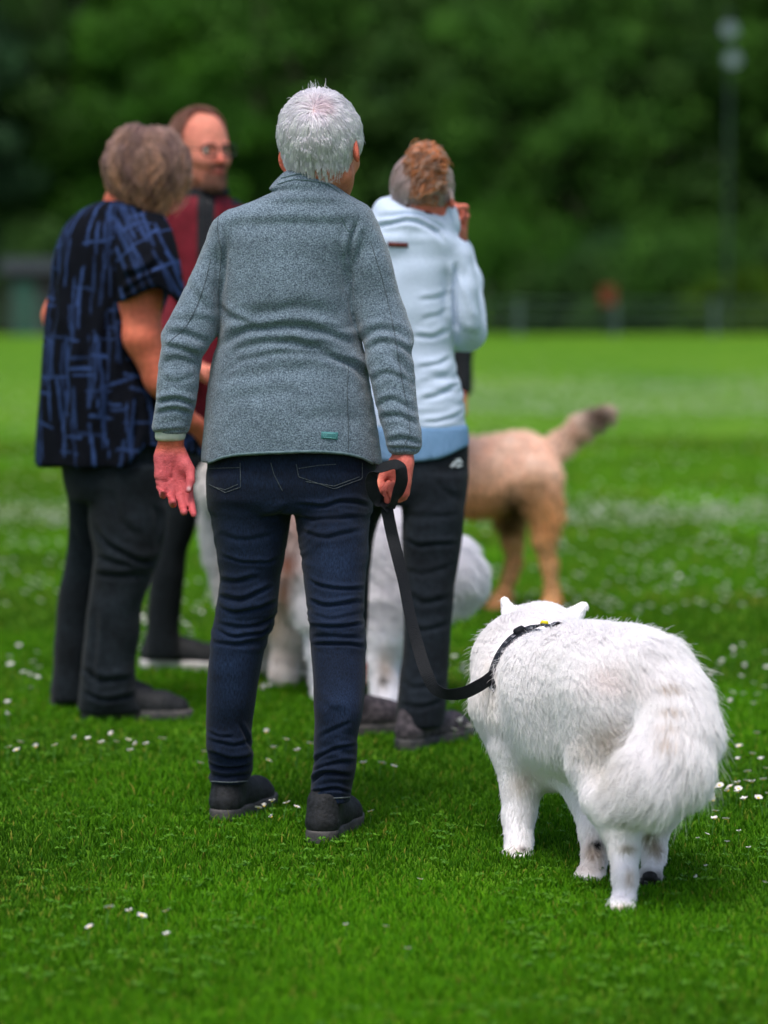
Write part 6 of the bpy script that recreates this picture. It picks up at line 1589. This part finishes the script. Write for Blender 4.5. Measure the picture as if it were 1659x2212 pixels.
# ------------------------------------------------------------------ two more white dogs between the legs
def big_dog(name, label, prims_chain, ells, tint, h, lo, hi, nf, root, flen=.045, fdir=(.6, -.2, -.7)):
    r = empty(name, tuple(root)); tag(r, label, 'dog'); F = Field(lo, hi, h)
    for e in ells: F.add(ell(C(*e[:3]), e[3:6]), .05)
    for ch in prims_chain: chain(F, ch, .03)
    F.clip(lambda X, Y, Z: -Z); V, Q = F.mesh(2); N = normals(V, Q); V = V + N * (.007 * noise3(V * 15, 3))[:, None]
    mesh_obj('body', V, Q, M_undercoat, r, col=tint(V) / .8)
    fur('fur', V, Q, N, nf, lambda p, n: np.tile(nrm(np.array(fdir, float)), (len(p), 1)), lambda p: np.where(p[:, 2] < .25, .014, flen), M_fur, r, r0=.0009, K=4, clump=.5, cell=.025, tintfn=tint, lift=.4, jit=.25)
    return r
def tA(p):
    x, y = proj(p); c = np.tile(np.array([.90, .89, .93]), (len(p), 1))
    for cx, cy, rx, ry, col, a in ((830, 1440, 16, 35, (.50, .38, .28), .6), (826, 1470, 9, 14, (.10, .08, .06), .8), (835, 1250, 40, 90, (.74, .72, .75), .5), (640, 1120, 45, 60, (.72, .52, .47), .9), (622, 1200, 17, 30, (.38, .13, .06), .95), (612, 1262, 14, 46, (.50, .22, .11), .85), (604, 1340, 22, 60, (.66, .54, .40), .7)):
        m = (a * np.exp(-(((x - cx) / rx)**2 + ((y - cy) / ry)**2)))[:, None]; c = c * (1 - m) + np.array(col) * m
    return c
big_dog('fluffy_dog', 'fluffy white dog behind the black trousers with its bushy tail showing', [
    [(850, 1300, 8.0, .10), (838, 1370, 7.98, .065), (828, 1430, 7.97, .042), (832, 1490, 7.95, .038), (836, 1515, 7.93, .042)],
    [(860, 1300, 8.2, .10), (856, 1370, 8.2, .06), (866, 1430, 8.2, .04), (868, 1490, 8.2, .038)],
    [(700, 1300, 8.05, .09), (700, 1400, 8.03, .045), (700, 1505, 8.02, .04)], [(712, 1300, 8.22, .09), (712, 1400, 8.22, .045), (712, 1490, 8.22, .04)],
    [(930, 1180, 8.08, .06), (970, 1212, 8.06, .070), (988, 1245, 8.05, .072), (972, 1285, 8.05, .05)],
    [(690, 1170, 8.1, .13), (655, 1120, 8.1, .10)], [(640, 1115, 8.1, .09), (590, 1130, 8.1, .045)]],
    [(860, 1210, 8.08, .15, .16, .185), (780, 1210, 8.1, .18, .15, .18), (700, 1215, 8.12, .15, .15, .19), (650, 1105, 8.1, .09, .09, .085)], tA, .0075, (-.4, 7.75, -.01), (.36, 8.42, .82), 60000, G(830, 1525))
def tB(p):
    x, y = proj(p); c = np.tile(np.array([.82, .76, .72]), (len(p), 1))
    for cx, cy, rx, ry, col, a in ((455, 1150, 45, 160, (.80, .80, .83), .9), (606, 1205, 26, 44, (.48, .17, .08), .95), (612, 1250, 16, 60, (.42, .17, .08), .9), (628, 1168, 10, 13, (.07, .04, .03), .9), (605, 1110, 30, 30, (.62, .45, .40), .8), (590, 1330, 18, 60, (.56, .46, .32), .7), (640, 1220, 14, 26, (.70, .66, .68), .8)):
        m = (a * np.exp(-(((x - cx) / rx)**2 + ((y - cy) / ry)**2)))[:, None]; c = c * (1 - m) + np.array(col) * m
    return c
big_dog('shaggy_dog', 'big shaggy white and tan dog seen between the blue jeans', [
    [(522, 1160, 8.45, .115), (542, 1260, 8.42, .10), (587, 1320, 8.42, .06)], [(632, 1300, 8.4, .08), (622, 1370, 8.38, .05), (614, 1440, 8.36, .042), (610, 1462, 8.34, .046)],
    [(672, 1290, 8.45, .075), (687, 1380, 8.45, .045), (694, 1450, 8.45, .04), (692, 1468, 8.43, .045)], [(542, 1290, 8.6, .09), (562, 1380, 8.6, .05), (567, 1450, 8.6, .042)],
    [(602, 1280, 8.65, .09), (642, 1380, 8.7, .05), (657, 1420, 8.7, .042)], [(512, 1100, 8.45, .10), (502, 1050, 8.44, .085)]],
    [(572, 1170, 8.5, .16, .17, .20), (642, 1200, 8.5, .12, .16, .19), (522, 1120, 8.47, .10, .13, .15), (512, 1040, 8.44, .095, .11, .095), (482, 1062, 8.36, .05, .07, .045)], tB, .0075, (-.72, 8.15, -.01), (-.1, 8.92, .9), 60000, G(580, 1460), .045)
